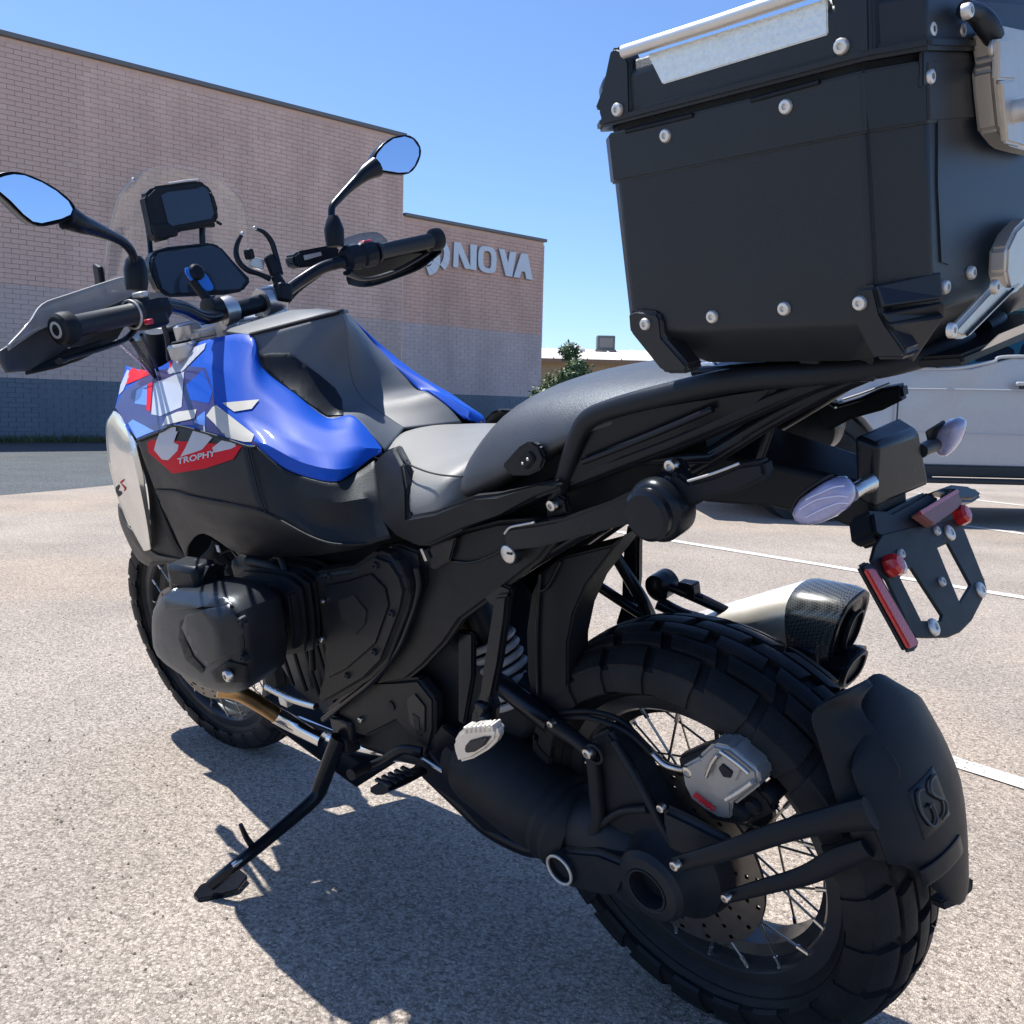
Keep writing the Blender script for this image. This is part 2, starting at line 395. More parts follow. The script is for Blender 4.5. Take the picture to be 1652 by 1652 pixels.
# ================================================================== SETTING
def ground_mat(name, c1, c2, scale, bump, stain=True, bigs=0.35):
    m, t, b = NM(name)
    tc = node(t, 'ShaderNodeTexCoord'); L = t.links.new
    v1 = node(t, 'ShaderNodeTexVoronoi'); v1.inputs['Scale'].default_value = scale
    v2 = node(t, 'ShaderNodeTexVoronoi'); v2.inputs['Scale'].default_value = scale * 2.1
    wz = node(t, 'ShaderNodeTexNoise'); wz.inputs['Scale'].default_value = scale * 0.5
    wm = node(t, 'ShaderNodeMix', data_type='VECTOR') if False else node(t, 'ShaderNodeVectorMath', operation='MULTIPLY_ADD')
    wm.inputs[1].default_value = (0.008,) * 3
    L(tc.outputs['Object'], wz.inputs['Vector']); L(wz.outputs['Color'], wm.inputs[0]); L(tc.outputs['Object'], wm.inputs[2])
    L(wm.outputs[0], v1.inputs['Vector']); L(wm.outputs[0], v2.inputs['Vector'])
    sh = node(t, 'ShaderNodeSeparateColor'); L(v1.outputs['Color'], sh.inputs[0])
    cr = node(t, 'ShaderNodeValToRGB'); e = cr.color_ramp.elements
    e[0].position = 0.0; e[0].color = (*(np.array(c1) * 0.62), 1); e[1].position = 1.0; e[1].color = (*np.clip(np.array(c2) * 1.22, 0, 1), 1)
    x = cr.color_ramp.elements.new(0.25); x.color = (*c1, 1)
    x = cr.color_ramp.elements.new(0.75); x.color = (*c2, 1)
    L(sh.outputs[0], cr.inputs[0])
    # gaps between the chippings are dark
    gp = node(t, 'ShaderNodeMapRange'); gp.inputs[1].default_value = 0.35 / scale * scale * 0.0 + 0.45; gp.inputs[2].default_value = 0.8; gp.inputs[3].default_value = 1.0; gp.inputs[4].default_value = 0.68
    L(v1.outputs['Distance'], gp.inputs[0])
    mm = node(t, 'ShaderNodeMix', data_type='RGBA', blend_type='MULTIPLY'); mm.inputs[0].default_value = 1
    L(cr.outputs[0], mm.inputs[6]); L(gp.outputs[0], mm.inputs[7])
    # tar-dark specks
    n0 = node(t, 'ShaderNodeTexNoise'); n0.inputs['Scale'].default_value = scale * 0.33; n0.inputs['Detail'].default_value = 2
    L(tc.outputs['Object'], n0.inputs['Vector'])
    r0 = node(t, 'ShaderNodeMapRange'); r0.inputs[1].default_value = 0.25; r0.inputs[2].default_value = 0.5; r0.inputs[3].default_value = 0.72; r0.inputs[4].default_value = 1
    L(n0.outputs[0], r0.inputs[0])
    m0 = node(t, 'ShaderNodeMix', data_type='RGBA', blend_type='MULTIPLY'); m0.inputs[0].default_value = 1
    L(mm.outputs[2], m0.inputs[6]); L(r0.outputs[0], m0.inputs[7]); last = m0.outputs[2]
    # broad patches: tan staining and grey wear
    n1 = node(t, 'ShaderNodeTexNoise'); n1.inputs['Scale'].default_value = bigs; n1.inputs['Detail'].default_value = 7; n1.inputs['Roughness'].default_value = 0.6
    L(tc.outputs['Object'], n1.inputs['Vector'])
    r1 = node(t, 'ShaderNodeMapRange'); r1.inputs[1].default_value = 0.48; r1.inputs[2].default_value = 0.68; r1.inputs[4].default_value = 0.38
    L(n1.outputs[0], r1.inputs[0])
    m1 = node(t, 'ShaderNodeMix', data_type='RGBA', blend_type='MULTIPLY'); m1.inputs[7].default_value = (1.0, 0.86, 0.68, 1)
    L(r1.outputs[0], m1.inputs[0]); L(last, m1.inputs[6])
    n2 = node(t, 'ShaderNodeTexNoise'); n2.inputs['Scale'].default_value = bigs * 4; n2.inputs['Detail'].default_value = 8
    L(tc.outputs['Object'], n2.inputs['Vector'])
    r2 = node(t, 'ShaderNodeMapRange'); r2.inputs[1].default_value = 0.3; r2.inputs[2].default_value = 0.7; r2.inputs[3].default_value = 0.84; r2.inputs[4].default_value = 1.12
    L(n2.outputs[0], r2.inputs[0])
    m2 = node(t, 'ShaderNodeMix', data_type='RGBA', blend_type='MULTIPLY'); m2.inputs[0].default_value = 1
    L(m1.outputs[2], m2.inputs[6]); L(r2.outputs[0], m2.inputs[7])
    L(m2.outputs[2], b.inputs['Base Color'])
    b.inputs['Roughness'].default_value = 0.88; b.inputs['Specular IOR Level'].default_value = 0.3
    # relief: rounded chippings
    iv = node(t, 'ShaderNodeMath', operation='MULTIPLY_ADD'); iv.inputs[1].default_value = -1.0; iv.inputs[2].default_value = 1.0
    L(v1.outputs['Distance'], iv.inputs[0])
    ad = node(t, 'ShaderNodeMath', operation='ADD'); L(iv.outputs[0], ad.inputs[0]); L(sh.outputs[1], ad.inputs[1])
    sb = node(t, 'ShaderNodeMath', operation='SUBTRACT'); L(ad.outputs[0], sb.inputs[0]); L(v2.outputs['Distance'], sb.inputs[1])
    bp = node(t, 'ShaderNodeBump'); bp.inputs['Strength'].default_value = bump; bp.inputs['Distance'].default_value = 0.0045
    L(sb.outputs[0], bp.inputs['Height']); L(bp.outputs[0], b.inputs['Normal'])
    return m
M['chip'] = ground_mat('chip_seal_pavement', (0.345, 0.300, 0.258), (0.480, 0.422, 0.368), 190, 0.65)
M['asphalt'] = ground_mat('old_dark_asphalt', (0.070, 0.082, 0.092), (0.105, 0.122, 0.135), 90, 0.5)
def struct(name, o):
    o.name = name; o['kind'] = 'structure'; return o
def sheet(name, pts, z, m):
    o = mk(name, [(p[0], p[1], z) for p in pts], [tuple(range(len(pts)))], m, None, 0)
    return struct(name, o)
g0 = sheet('ground', [(-300, -400), (400, -400), (400, 300), (-300, 300)], -0.02, mat('dry_earth', (0.20, 0.17, 0.13), 0.95, nscale=3, var=0.3))
sheet('parking_lot', [(-15, -30), (9.95, -30), (9.9, -7), (9.62, -2.9), (9.25, -2.25), (8.95, -1.6), (8.8, 2), (8.7, 25), (-15, 25)], 0, M['chip'])
sheet('road', [(8.6, -60), (21.6, -60), (20.4, 25), (8.5, 25)], -0.010, M['asphalt'])

# painted bay lines, worn, each a strip of its own
def paint_mat(name, hole=0.5):
    m, t, b = NM(name); L = t.links.new
    tc = node(t, 'ShaderNodeTexCoord')
    b.inputs['Base Color'].default_value = (0.60, 0.58, 0.54, 1); b.inputs['Roughness'].default_value = 0.8
    n = node(t, 'ShaderNodeTexNoise'); n.inputs['Scale'].default_value = 85; n.inputs['Detail'].default_value = 5; n.inputs['Roughness'].default_value = 0.7
    L(tc.outputs['Object'], n.inputs['Vector'])
    n2 = node(t, 'ShaderNodeTexNoise'); n2.inputs['Scale'].default_value = 5; n2.inputs['Detail'].default_value = 3
    L(tc.outputs['Object'], n2.inputs['Vector'])
    a = node(t, 'ShaderNodeMath', operation='MULTIPLY_ADD'); a.inputs[1].default_value = 0.35; L(n2.outputs[0], a.inputs[0]); L(n.outputs[0], a.inputs[2])
    r = node(t, 'ShaderNodeMapRange'); r.inputs[1].default_value = hole; r.inputs[2].default_value = hole + 0.1
    L(a.outputs[0], r.inputs[0]); L(r.outputs[0], b.inputs['Alpha'])
    v = node(t, 'ShaderNodeTexVoronoi'); v.inputs['Scale'].default_value = 190; L(tc.outputs['Object'], v.inputs['Vector'])
    bp = node(t, 'ShaderNodeBump'); bp.inputs['Strength'].default_value = 0.6; bp.inputs['Distance'].default_value = 0.003; bp.invert = True
    L(v.outputs['Distance'], bp.inputs['Height']); L(bp.outputs[0], b.inputs['Normal'])
    return m
M['paint'] = paint_mat('worn_white_road_paint', 0.50)
def stripe(a, b_, w):
    a = np.array(a[:2]); b_ = np.array(b_[:2]); d = (b_ - a) / np.linalg.norm(b_ - a); n = np.array([-d[1], d[0]]) * w / 2
    random.seed(int(a[0] * 100) % 97)
    N = 60; L_, R_ = [], []
    for i in range(N + 1):
        q = a + (b_ - a) * i / N
        L_.append(q + n * (1 + random.uniform(-.09, .09))); R_.append(q - n * (1 + random.uniform(-.09, .09)))
    vs = [(p[0], p[1], 0.004) for p in L_ + R_]
    fs = [(i, i + 1, N + 2 + i, N + 1 + i) for i in range(N)]
    o = mk('parking_line', vs, fs, M['paint'], None, 0); o['kind'] = 'structure'
for a, b_, w in ((G(1000, 859), G(1652, 965), .09), (G(1180, 796), G(1652, 862), .09), (G(1515, 1222), G(1652, 1265), .075), (G(1540, 803), G(1652, 816), .09)):
    d = (b_ - a) / np.linalg.norm(b_ - a)
    if w == .075: a = G(1500, 1218); stripe(a, a + d * 5.0, w)
    else: stripe(a - d * (0 if w == .075 else .6), b_ + d * 3.2, w)

def gravel():
    """loose stones and bits lying on the lot"""
    random.seed(12); vs, fs = [], []
    for i in range(2600):
        d = random.uniform(.2, 1) ** 1.6 * 9; a = rad(random.uniform(-85, -5))
        x, y = CAM[0] + .2 + d * math.cos(a), CAM[1] + d * math.sin(a); s = random.uniform(.0015, .0042) * (1.7 if random.random() < .04 else 1)
        n = len(vs); r = random.uniform(0, 6.28)
        for k in range(4): vs.append((x + s * math.cos(r + k * 1.57), y + s * random.uniform(.6, 1) * math.sin(r + k * 1.57), .001))
        vs.append((x, y, s * 1.1)); fs += [(n, n + 1, n + 4), (n + 1, n + 2, n + 4), (n + 2, n + 3, n + 4), (n + 3, n, n + 4)]
    o = mk('loose_gravel', vs, fs, mat('gravel_bits', (0.20, 0.17, 0.14), .9, nscale=40, var=.8), None, 0); o['kind'] = 'stuff'
gravel()
# ------------------------------------------------------------------ brick store building
WA = rad(-92.0)
wt = np.array([math.cos(WA), math.sin(WA), 0]); wn = np.array([-wt[1] * -1, 0, 0])
A0 = G(100, 712); A0[2] = 0
wn = np.array([wt[1], -wt[0], 0]); wn = wn if (CAM - A0) @ wn > 0 else -wn      # towards the lot
# building frame: x along the wall (to the right in the photo), y out of the wall towards the lot
BLD = Frame(np.stack([wt, wn, np.array([0, 0, 1.0])], 1) if np.linalg.det(np.stack([wt, wn, np.array([0, 0, 1.0])], 1)) > 0 else np.stack([wt, wn, np.array([0, 0, 1.0])], 1), A0)
def brick_mat(name, c, c2, paintc=None):
    m, t, b = NM(name); L = t.links.new
    tc = node(t, 'ShaderNodeTexCoord'); gi = node(t, 'ShaderNodeNewGeometry')
    cr = node(t, 'ShaderNodeMix', data_type='RGBA'); cr.inputs[6].default_value = (*c, 1); cr.inputs[7].default_value = (*c2, 1)
    L(gi.outputs['Random Per Island'], cr.inputs[0])
    n = node(t, 'ShaderNodeTexNoise'); n.inputs['Scale'].default_value = 0.9; n.inputs['Detail'].default_value = 8; n.inputs['Roughness'].default_value = 0.65
    mp = node(t, 'ShaderNodeMapping'); mp.inputs['Scale'].default_value = (1, 1, 0.35)
    L(tc.outputs['Object'], mp.inputs[0]); L(mp.outputs[0], n.inputs['Vector'])
    r = node(t, 'ShaderNodeMapRange'); r.inputs[1].default_value = 0.3; r.inputs[2].default_value = 0.7; r.inputs[3].default_value = 0.80; r.inputs[4].default_value = 1.15; L(n.outputs[0], r.inputs[0])
    mm = node(t, 'ShaderNodeMix', data_type='RGBA', blend_type='MULTIPLY'); mm.inputs[0].default_value = 1
    L(cr.outputs[2], mm.inputs[6]); L(r.outputs[0], mm.inputs[7]); L(mm.outputs[2], b.inputs['Base Color'])
    b.inputs['Roughness'].default_value = 0.9; b.inputs['Specular IOR Level'].default_value = 0.25
    nb = node(t, 'ShaderNodeTexNoise'); nb.inputs['Scale'].default_value = 60; L(tc.outputs['Object'], nb.inputs['Vector'])
    bp = node(t, 'ShaderNodeBump'); bp.inputs['Strength'].default_value = 0.5; bp.inputs['Distance'].default_value = 0.004; L(nb.outputs[0], bp.inputs['Height']); L(bp.outputs[0], b.inputs['Normal'])
    return m
M['brick'] = brick_mat('tan_pink_brick', (0.76, 0.51, 0.40), (0.80, 0.555, 0.445))
M['brick_p'] = brick_mat('grey_painted_brick', (0.63, 0.49, 0.43), (0.665, 0.52, 0.46))
M['brick_b'] = brick_mat('slate_blue_painted_brick', (0.158, 0.195, 0.235), (0.168, 0.205, 0.247))
M['brick_r'] = brick_mat('redder_block', (0.71, 0.45, 0.35), (0.75, 0.48, 0.375))
M['brick_rp'] = brick_mat('lilac_painted_block', (0.57, 0.465, 0.44), (0.61, 0.495, 0.47))
M['mortar'] = mat('mortar', (0.80, 0.56, 0.455), 0.95, nscale=20, var=0.15)
M['mortar_b'] = mat('painted_mortar', (0.19, 0.235, 0.29), 0.95, nscale=20, var=0.15)
M['mortar_p'] = mat('painted_grey_mortar', (0.62, 0.51, 0.475), 0.95, nscale=20, var=0.15)
M['coping'] = mat('parapet_metal', (0.20, 0.19, 0.18), 0.5, metal=0.4, nscale=6)
bld = thing('store_building', 'long tan brick store building with slate blue painted base and a lower right wing', 'building', frame=BLD)
XL, XM, XR, HT, HL, HS, HP = -6.0, 8.92, 14.28, 8.12, 6.07, 1.355, 3.24
core = bx('wall', ((XL + XM) / 2, -6.03, HT / 2), (XM - XL, 12, HT), M['mortar'], bld)
core2 = bx('wall', ((XM + XR) / 2 + .005, -6.06, HL / 2), (XR - XM - .01, 12, HL), M['mortar'], bld)
for x0, x1, h, yy in ((XL, XM, HT, 0), (XM, XR, HL, -.03)):
    bx('painted_band', ((x0 + x1) / 2, yy - 0.016, HP / 2 + HS / 2), (x1 - x0 - .02, .02, HP - HS), M['mortar_p'], bld)
    bx('painted_base', ((x0 + x1) / 2, yy - 0.014, HS / 2), (x1 - x0 - .02, .022, HS), M['mortar_b'], bld)
bevel(bx('parapet_cap', ((XL + XM) / 2, -6, HT + .05), (XM - XL + .12, 12.14, .10), M['coping'], bld), .01)
bevel(bx('parapet_cap', ((XM + XR) / 2 + .06, -6.03, HL + .045), (XR - XM, 12.14, .09), M['coping'], bld), .01)
def bricks():
    """running bond, every brick proud of its joints; the 300 that show largest are parts, the rest one part"""
    random.seed(3); cells = []
    for x0, x1, h, yy, bw, bh, low in ((XL, XM, HT, 0.0, .30, .1015, 0), (XM, XR, HL, -.03, .30, .1012, 1)):
        nrow = int(h / bh)
        for r in range(nrow):
            z = bh * (r + .5); off = (bw / 2) * (r % 2); x = x0 - off
            while x < x1:
                a, b_ = max(x, x0), min(x + bw, x1)
                if b_ - a > .05:
                    if z < HS: mt = 'brick_b'
                    elif z < HP: mt = 'brick_rp' if low else 'brick_p'
                    else: mt = 'brick_r' if low else 'brick'
                    cells.append((a + .0035, b_ - .0035, z, bh - .007, yy, mt))
                x += bw
    def size(c):
        w = BLD.R @ np.array([(c[0] + c[1]) / 2, 0, c[2]]) + BLD.T; d = w - CAM; dist = d @ CF
        px = 826 + F0 * (d @ CR) / dist; py = 826 - F0 * (d @ CU) / dist
        vis = 0 < px < 1652 and 0 < py < 720 and not (180 < px < 560 and py > 430)
        return -(c[1] - c[0]) * c[3] / dist ** 2 * (1 if vis else 0.001)
    cells.sort(key=size)
    shared = {}
    for c in cells[:290]:
        w = round(c[1] - c[0], 3); key = (w, c[3], c[5])
        if key not in shared:
            o = bx('brick', (0, 0, 0), (w, .022, c[3]), M[c[5]], bld); bm = bmesh.new(); bm.from_mesh(o.data)
            bmesh.ops.bevel(bm, geom=[e for e in bm.edges], offset=.003, segments=1, affect='EDGES'); bm.to_mesh(o.data); bm.free()
            shared[key] = o.data
        else:
            o = bpy.data.objects.new('brick', shared[key]); COL.objects.link(o); o.parent = bld
        o.location = ((c[0] + c[1]) / 2, c[4] + .003 + random.uniform(-.002, .002), c[2])
    for mt in ('brick', 'brick_p', 'brick_b', 'brick_r', 'brick_rp'):
        bm = bmesh.new(); n = 0
        for c in cells[290:]:
            if c[5] != mt: continue
            bxm(bm, ((c[0] + c[1]) / 2, c[4] + .002 + random.uniform(-.003, .003), c[2]), (c[1] - c[0], .022, c[3]))
        bmesh.ops.recalc_face_normals(bm, faces=bm.faces)
        me = bpy.data.meshes.new('brickwork'); bm.to_mesh(me); bm.free()
        o = link('brickwork', me, M[mt], bld, 0); o['kind'] = 'stuff'
bricks()
bx('downpipe_joint', (XM, .012, HL / 2), (.035, .02, HL), M['mortar'], bld)

# sign: round swoosh emblem and the letters NOVA, raised off the wall
M['signwhite'] = mat('sign_white', (0.74, 0.77, 0.80), 0.5, nscale=4, var=0.05)
M['signside'] = mat('sign_return', (0.30, 0.31, 0.32), 0.6, nscale=4)
sign = thing('store_sign', 'large white raised NOVA letters with a round swoosh emblem on the right wing', 'sign', frame=BLD)
FRS = BLD
def ubld(px, py): 
    q = BLD.at(px, py, 0.03); return q[0], q[2]
def letter(name, polys, hole=None):
    """prism letter made of convex strips; corners measured on the wall"""
    bm = bmesh.new()
    for ip, poly in enumerate(polys):
        A = [ubld(*q) for q in poly]
        a = [bm.verts.new((x, .07 + .0025 * (ip % 4), z)) for x, z in A]; b_ = [bm.verts.new((x, .0, z)) for x, z in A]; n = len(a)
        bm.faces.new(a); bm.faces.new(b_[::-1])
        for i in range(n): bm.faces.new((a[i], b_[i], b_[(i + 1) % n], a[(i + 1) % n]))
    bmesh.ops.recalc_face_normals(bm, faces=bm.faces)
    me = bpy.data.meshes.new(name); bm.to_mesh(me); bm.free()
    o = link(name, me, [M['signwhite'], M['signside']], sign, 0)
    for p in o.data.polygons: p.material_index = 0 if abs(p.normal.y) > .7 else 1
    return o
def Z(x, y): return (600 + x / 4.589, 320 + y / 4.589)
letter('letter', [[Z(603, 322), Z(640, 328), Z(632, 515), Z(596, 508)], [Z(603, 322), Z(650, 330), Z(732, 528), Z(683, 520)], [Z(722, 340), Z(770, 347), Z(766, 535), Z(722, 527)]])
def oring(cx, cy, rx, ry, tx, ty, n=20, p=3.2, skew=0.0, name='letter'):
    polys = []
    def pt(a, rx, ry):
        c, s = math.cos(a), math.sin(a)
        x = rx * math.copysign(abs(c) ** (2 / p), c); y = ry * math.copysign(abs(s) ** (2 / p), s)
        return Z(cx + x, cy + y + skew * x)
    for i in range(n):
        a, b_ = 2 * math.pi * i / n, 2 * math.pi * (i + 1) / n
        polys.append([pt(a, rx, ry), pt(b_, rx, ry), pt(b_, rx - tx, ry - ty), pt(a, rx - tx, ry - ty)])
    return letter(name, polys)
oring(848, 455, 68, 98, 38, 34, skew=.17)
letter('letter', [[Z(934, 373), Z(976, 379), Z(1032, 582), Z(985, 575)], [Z(1016, 395), Z(1063, 400), Z(1032, 582), Z(985, 575)]])
letter('letter', [[Z(1098, 408), Z(1146, 414), Z(1185, 605), Z(1138, 598)], [Z(1098, 408), Z(1146, 414), Z(1086, 590), Z(1042, 584)], [Z(1084, 500), Z(1150, 508), Z(1158, 548), Z(1072, 538)]])
def crescent(c, r, c2, r2, a0, a1, n=14):
    polys = []
    for i in range(n):
        a, b_ = a0 + (a1 - a0) * i / n, a0 + (a1 - a0) * (i + 1) / n
        f = lambda c, r, t: Z(c[0] + r * .78 * math.cos(t), c[1] + r * math.sin(t) + .17 * r * math.cos(t) * .8)
        polys.append([f(c, r, a), f(c, r, b_), f(c2, r2, b_), f(c2, r2, a)])
    letter('emblem_swoosh', polys)
crescent((460, 410), 142, (440, 395), 112, rad(-70), rad(50))
crescent((400, 440), 128, (385, 425), 84, rad(-60), rad(80))
crescent((480, 400), 140, (500, 405), 105, rad(130), rad(260))

# weedy grass along the foot of the wall
def grass():
    random.seed(5); vs, fs = [], []
    for i in range(5200):
        x = random.uniform(XL, XR); y = abs(random.gauss(0, .28)) + .03; h = random.uniform(.05, .20) * (1.9 if random.random() < .04 else 1)
        a = random.uniform(0, 6.28); w = random.uniform(.008, .02); lean = random.uniform(-.08, .08)
        dx, dy = math.cos(a) * w, math.sin(a) * w; n = len(vs)
        vs += [(x - dx, y - dy, 0), (x + dx, y + dy, 0), (x + lean, y + lean * .5, h)]; fs.append((n, n + 1, n + 2))
    W = [BLD.R @ np.array(v) + BLD.T for v in vs]
    o = mk('grass', W, fs, mat('dry_weeds', (0.085, 0.095, 0.035), 0.9, nscale=3, var=0.5), None, 0); o['kind'] = 'stuff'
grass()
struct('verge', mk('verge', [BLD.R @ np.array(v) + BLD.T for v in ((XL, -.0, .0), (XR + 3, 0, .0), (XR + 3, .75, .0), (XL, .65, .0))], [(0, 1, 2, 3)], mat('verge_soil', (0.10, 0.095, 0.06), 0.95, nscale=6, var=.4), None, 0))

# ------------------------------------------------------------------ far low building with white roof, roof unit, bush
def farpt(px, py, D):
    d = CR * (px - 826) / F0 - CU * (py - 826) / F0 + CF
    fh = np.array([CF[0], CF[1], 0]); fh /= np.linalg.norm(fh)
    return CAM + d * D / (d @ fh)
FH = np.array([CF[0], CF[1], 0]); FH /= np.linalg.norm(FH); RH = np.array([FH[1], -FH[0], 0])
FAR = Frame(np.stack([RH, FH, np.array([0, 0, 1.0])], 1), farpt(875, 575, 45) * np.array([1, 1, 0]))
fb = thing('warehouse', 'low tan warehouse with a bright white sloping roof behind the bush', 'building', frame=FAR)
M['tanwall'] = mat('tan_stucco', (0.40, 0.30, 0.19), 0.9, nscale=2, var=0.12)
M['whiteroof'] = mat('white_roof_membrane', (0.62, 0.60, 0.57), 0.7, nscale=1.5, var=0.1)
M['metalgrey'] = mat('grey_unit_metal', (0.10, 0.12, 0.13), 0.5, nscale=4)
bx('wall', (9, 4.5, 1.65), (24, 9, 3.3), M['tanwall'], fb)
mk('roof', [(-3.4, -.35, 3.3), (21.4, -.35, 3.3), (21.4, 9.3, 4.35), (-3.4, 9.3, 4.35), (-3.4, -.35, 3.18), (21.4, -.35, 3.18), (21.4, 9.3, 3.2), (-3.4, 9.3, 3.2)], [(0, 1, 2, 3), (4, 7, 6, 5), (0, 4, 5, 1), (1, 5, 6, 2), (2, 6, 7, 3), (3, 7, 4, 0)], M['whiteroof'], fb, 0)
bx('eave_trim', (9, -.37, 3.2), (24.9, .05, .18), mat('rusty_trim', (.30, .19, .12), .8), fb)
for i in range(16):
    bx('roof_seam', (-2.6 + i * 1.55, 4.47, 3.86), (.05, 9.9, .05), M['whiteroof'], fb, R=rotx(math.atan2(1.05, 9.65)))
ru = thing('rooftop_unit', 'grey boxy air handling unit on the white roof beside the black case', 'roof unit', frame=Frame(FAR.R, FAR.T + FAR.R @ np.array([3.55, 7.4, 4.13])))
bx('housing', (0, 0, .45), (.95, .9, .75), M['metalgrey'], ru, bev=.03); bx('louvre', (0, -.46, .45), (.7, .02, .5), M['coping'], ru)
bx('base', (0, 0, .03), (1.1, 1.05, .1), M['coping'], ru)
ru2 = thing('roof_vent', 'small white dome vent on the warehouse roof left of the grey unit', 'vent', frame=Frame(FAR.R, FAR.T + FAR.R @ np.array([2.0, 6.8, 4.05])))
lathe('vent_cap', V(0, 0, .0), (0, 0, 1), [(.45, 0), (.45, .12), (.33, .26), (.12, .33), (0, .34)], M['whiteroof'], ru2, seg=16)
def leafcloud(name, c, r, n, m, parent, ls=.06, seed=1):
    random.seed(seed); vs, fs = [], []
    lobes = [(np.array([random.gauss(0, .42), random.gauss(0, .42), random.gauss(0.05, .45)]) * np.array(r), random.uniform(.25, .5)) for _ in range(16)]
    for i in range(n):
        l, s = random.choice(lobes); d = np.array([random.gauss(0, 1) for _ in range(3)]); d /= np.linalg.norm(d)
        p = np.array(c) + l + d * np.array(r) * s * random.uniform(.5, 1.1)
        a = np.array([random.gauss(0, 1) for _ in range(3)]); a /= np.linalg.norm(a); b_ = np.cross(a, d); b_ /= np.linalg.norm(b_) + 1e-9
        k = len(vs); L_ = ls * random.uniform(.6, 1.4)
        vs += [p - a * L_, p + b_ * L_ * .4, p + a * L_, p - b_ * L_ * .4]; fs.append((k, k + 1, k + 2, k + 3))
    return mk(name, vs, fs, m, parent, 0)
bush_f = farpt(908, 600, 24.0)
bush = thing('bush', 'round dark green bush at the right corner of the brick building', 'bush', loc=tuple(bush_f * np.array([1, 1, 0])))
M['leaf'] = mat('oleander_leaf', (0.055, 0.10, 0.035), 0.55, nscale=3, var=0.45)
leafcloud('crown', (0, 0, 1.28), (.95, .95, .84), 9000, M['leaf'], bush, .055, 4)
for k in range(6):
    a = k * 1.05; tube('stem', [V(.03 * math.cos(a), .03 * math.sin(a), 0), V(.12 * math.cos(a), .12 * math.sin(a), .7), V(.32 * math.cos(a), .32 * math.sin(a), 1.7)], [.022, .016, .007], mat('bark', (.12, .09, .06), .9) if k == 0 else bpy.data.materials['bark'], bush, seg=6, n=3)

# ------------------------------------------------------------------ white pickup truck (in its own frame: x to the front, y towards the camera)
D_T = 8.35
T0 = CAM + FH * D_T + RH * ((1328 - 826) / F0 * D_T * 1.0); T0[2] = 0
TRK = Frame(np.stack([-RH, -FH, np.array([0, 0, 1.0])], 1), T0)
truck = thing('pickup_truck', 'white crew cab pickup truck parked behind the motorcycle', 'truck', frame=TRK)
M['truckwhite'] = mat('white_truck_paint', (0.40, 0.42, 0.45), 0.28, coat=0.6, nscale=1.5, var=0.03)
M['tglass'] = clear_mat('tinted_truck_glass', (0.09, 0.20, 0.27), 0.8, 0.02, 0.0)
M['tblack'] = mat('truck_black_trim', (0.02, 0.022, 0.024), 0.5, nscale=8)
M['tdark'] = mat('truck_interior', (0.03, 0.035, 0.045), 0.7, nscale=8)
WB = -3.75
def tx(px): return -((px - 826) / F0 * D_T - (1328 - 826) / F0 * D_T)
def tbody():
    y0 = 0.0; yi = -1.95
    # side outline of the lower body with arches; x to the front
    def arch(cx, rx, rz, n=12, rev=False):
        a = [(cx + rx * math.cos(t), .42 + rz * math.sin(t)) for t in np.linspace(0.12, math.pi - .12, n)]
        return a if not rev else a[::-1]
    top = [(1.02, 1.02), (.96, 1.17), (.80, 1.245), (-.30, 1.30), (-.72, 1.335), (-1.0, 1.335), (-1.25, 1.35), (-1.42, 1.40), (-1.60, 1.45), (-2.9, 1.47), (-2.92, 1.45), (-4.95, 1.45)]
    low = [(-4.98, .62), (-4.4, .56)] + arch(WB, .53, .58, rev=True) + [(-3.2, .51), (-.60, .51)] + arch(0, .53, .60, rev=True) + [(.60, .52), (1.0, .48), (1.05, .70)]
    pts = top + low
    prof = [(0.0, 0), ]
    bm = bmesh.new()
    def bow(z): return -.10 * max(0, (z - 1.05)) / .4 - .05 * max(0, (.75 - z)) / .25   # tumblehome, sill tuck
    a = [bm.verts.new((x, bow(z) - (.22 * max(0, x - .6) ** 2 * 2), z)) for x, z in pts]
    b_ = [bm.verts.new((x, yi - bow(z) + (.22 * max(0, x - .6) ** 2 * 2), z)) for x, z in pts]; n = len(a)
    f = bm.faces.new(a); g = bm.faces.new(b_[::-1])
    for i in range(n): bm.faces.new((a[i], b_[i], b_[(i + 1) % n], a[(i + 1) % n]))
    bmesh.ops.recalc_face_normals(bm, faces=bm.faces)
    bmesh.ops.triangulate(bm, faces=[f, g])
    me = bpy.data.meshes.new('body'); bm.to_mesh(me); bm.free()
    return link('body', me, M['truckwhite'], truck, 25)
tb = tbody(); bevel(tb, .018, 3, 40)
# cabin: pillars, roof, glass
def trail(name, pts, r, m, **k): return tube(name, [V(*p) for p in pts], r, m, truck, curve=False, **k)
roof_z = 1.93
for s, nm in ((0, 'near'), (1, 'far')):
    y = -.10 if s == 0 else -1.85; yi = -.24 if s == 0 else -1.71
    trail('pillar', [(-.80, y, 1.34), (-1.45, yi, 1.86), (-1.60, yi, roof_z - .02)], .035, M['truckwhite'], flat=(1, 1))
    trail('pillar', [(-2.22, y, 1.46), (-2.30, yi, roof_z)], .05, M['tblack'])
    trail('pillar', [(-3.02, y, 1.46), (-3.22, yi, roof_z - .03)], .07, M['truckwhite'])
    mk('side_window', [(-1.02, y - .0, 1.335), (-2.20, y, 1.46), (-2.28, yi, 1.88), (-1.52, yi, 1.86)], [(0, 1, 2, 3)], M['tglass'], truck, 0)
    mk('side_window', [(-2.25, y, 1.46), (-3.0, y, 1.46), (-3.18, yi, 1.87), (-2.33, yi, 1.88)], [(0, 1, 2, 3)], M['tglass'], truck, 0)
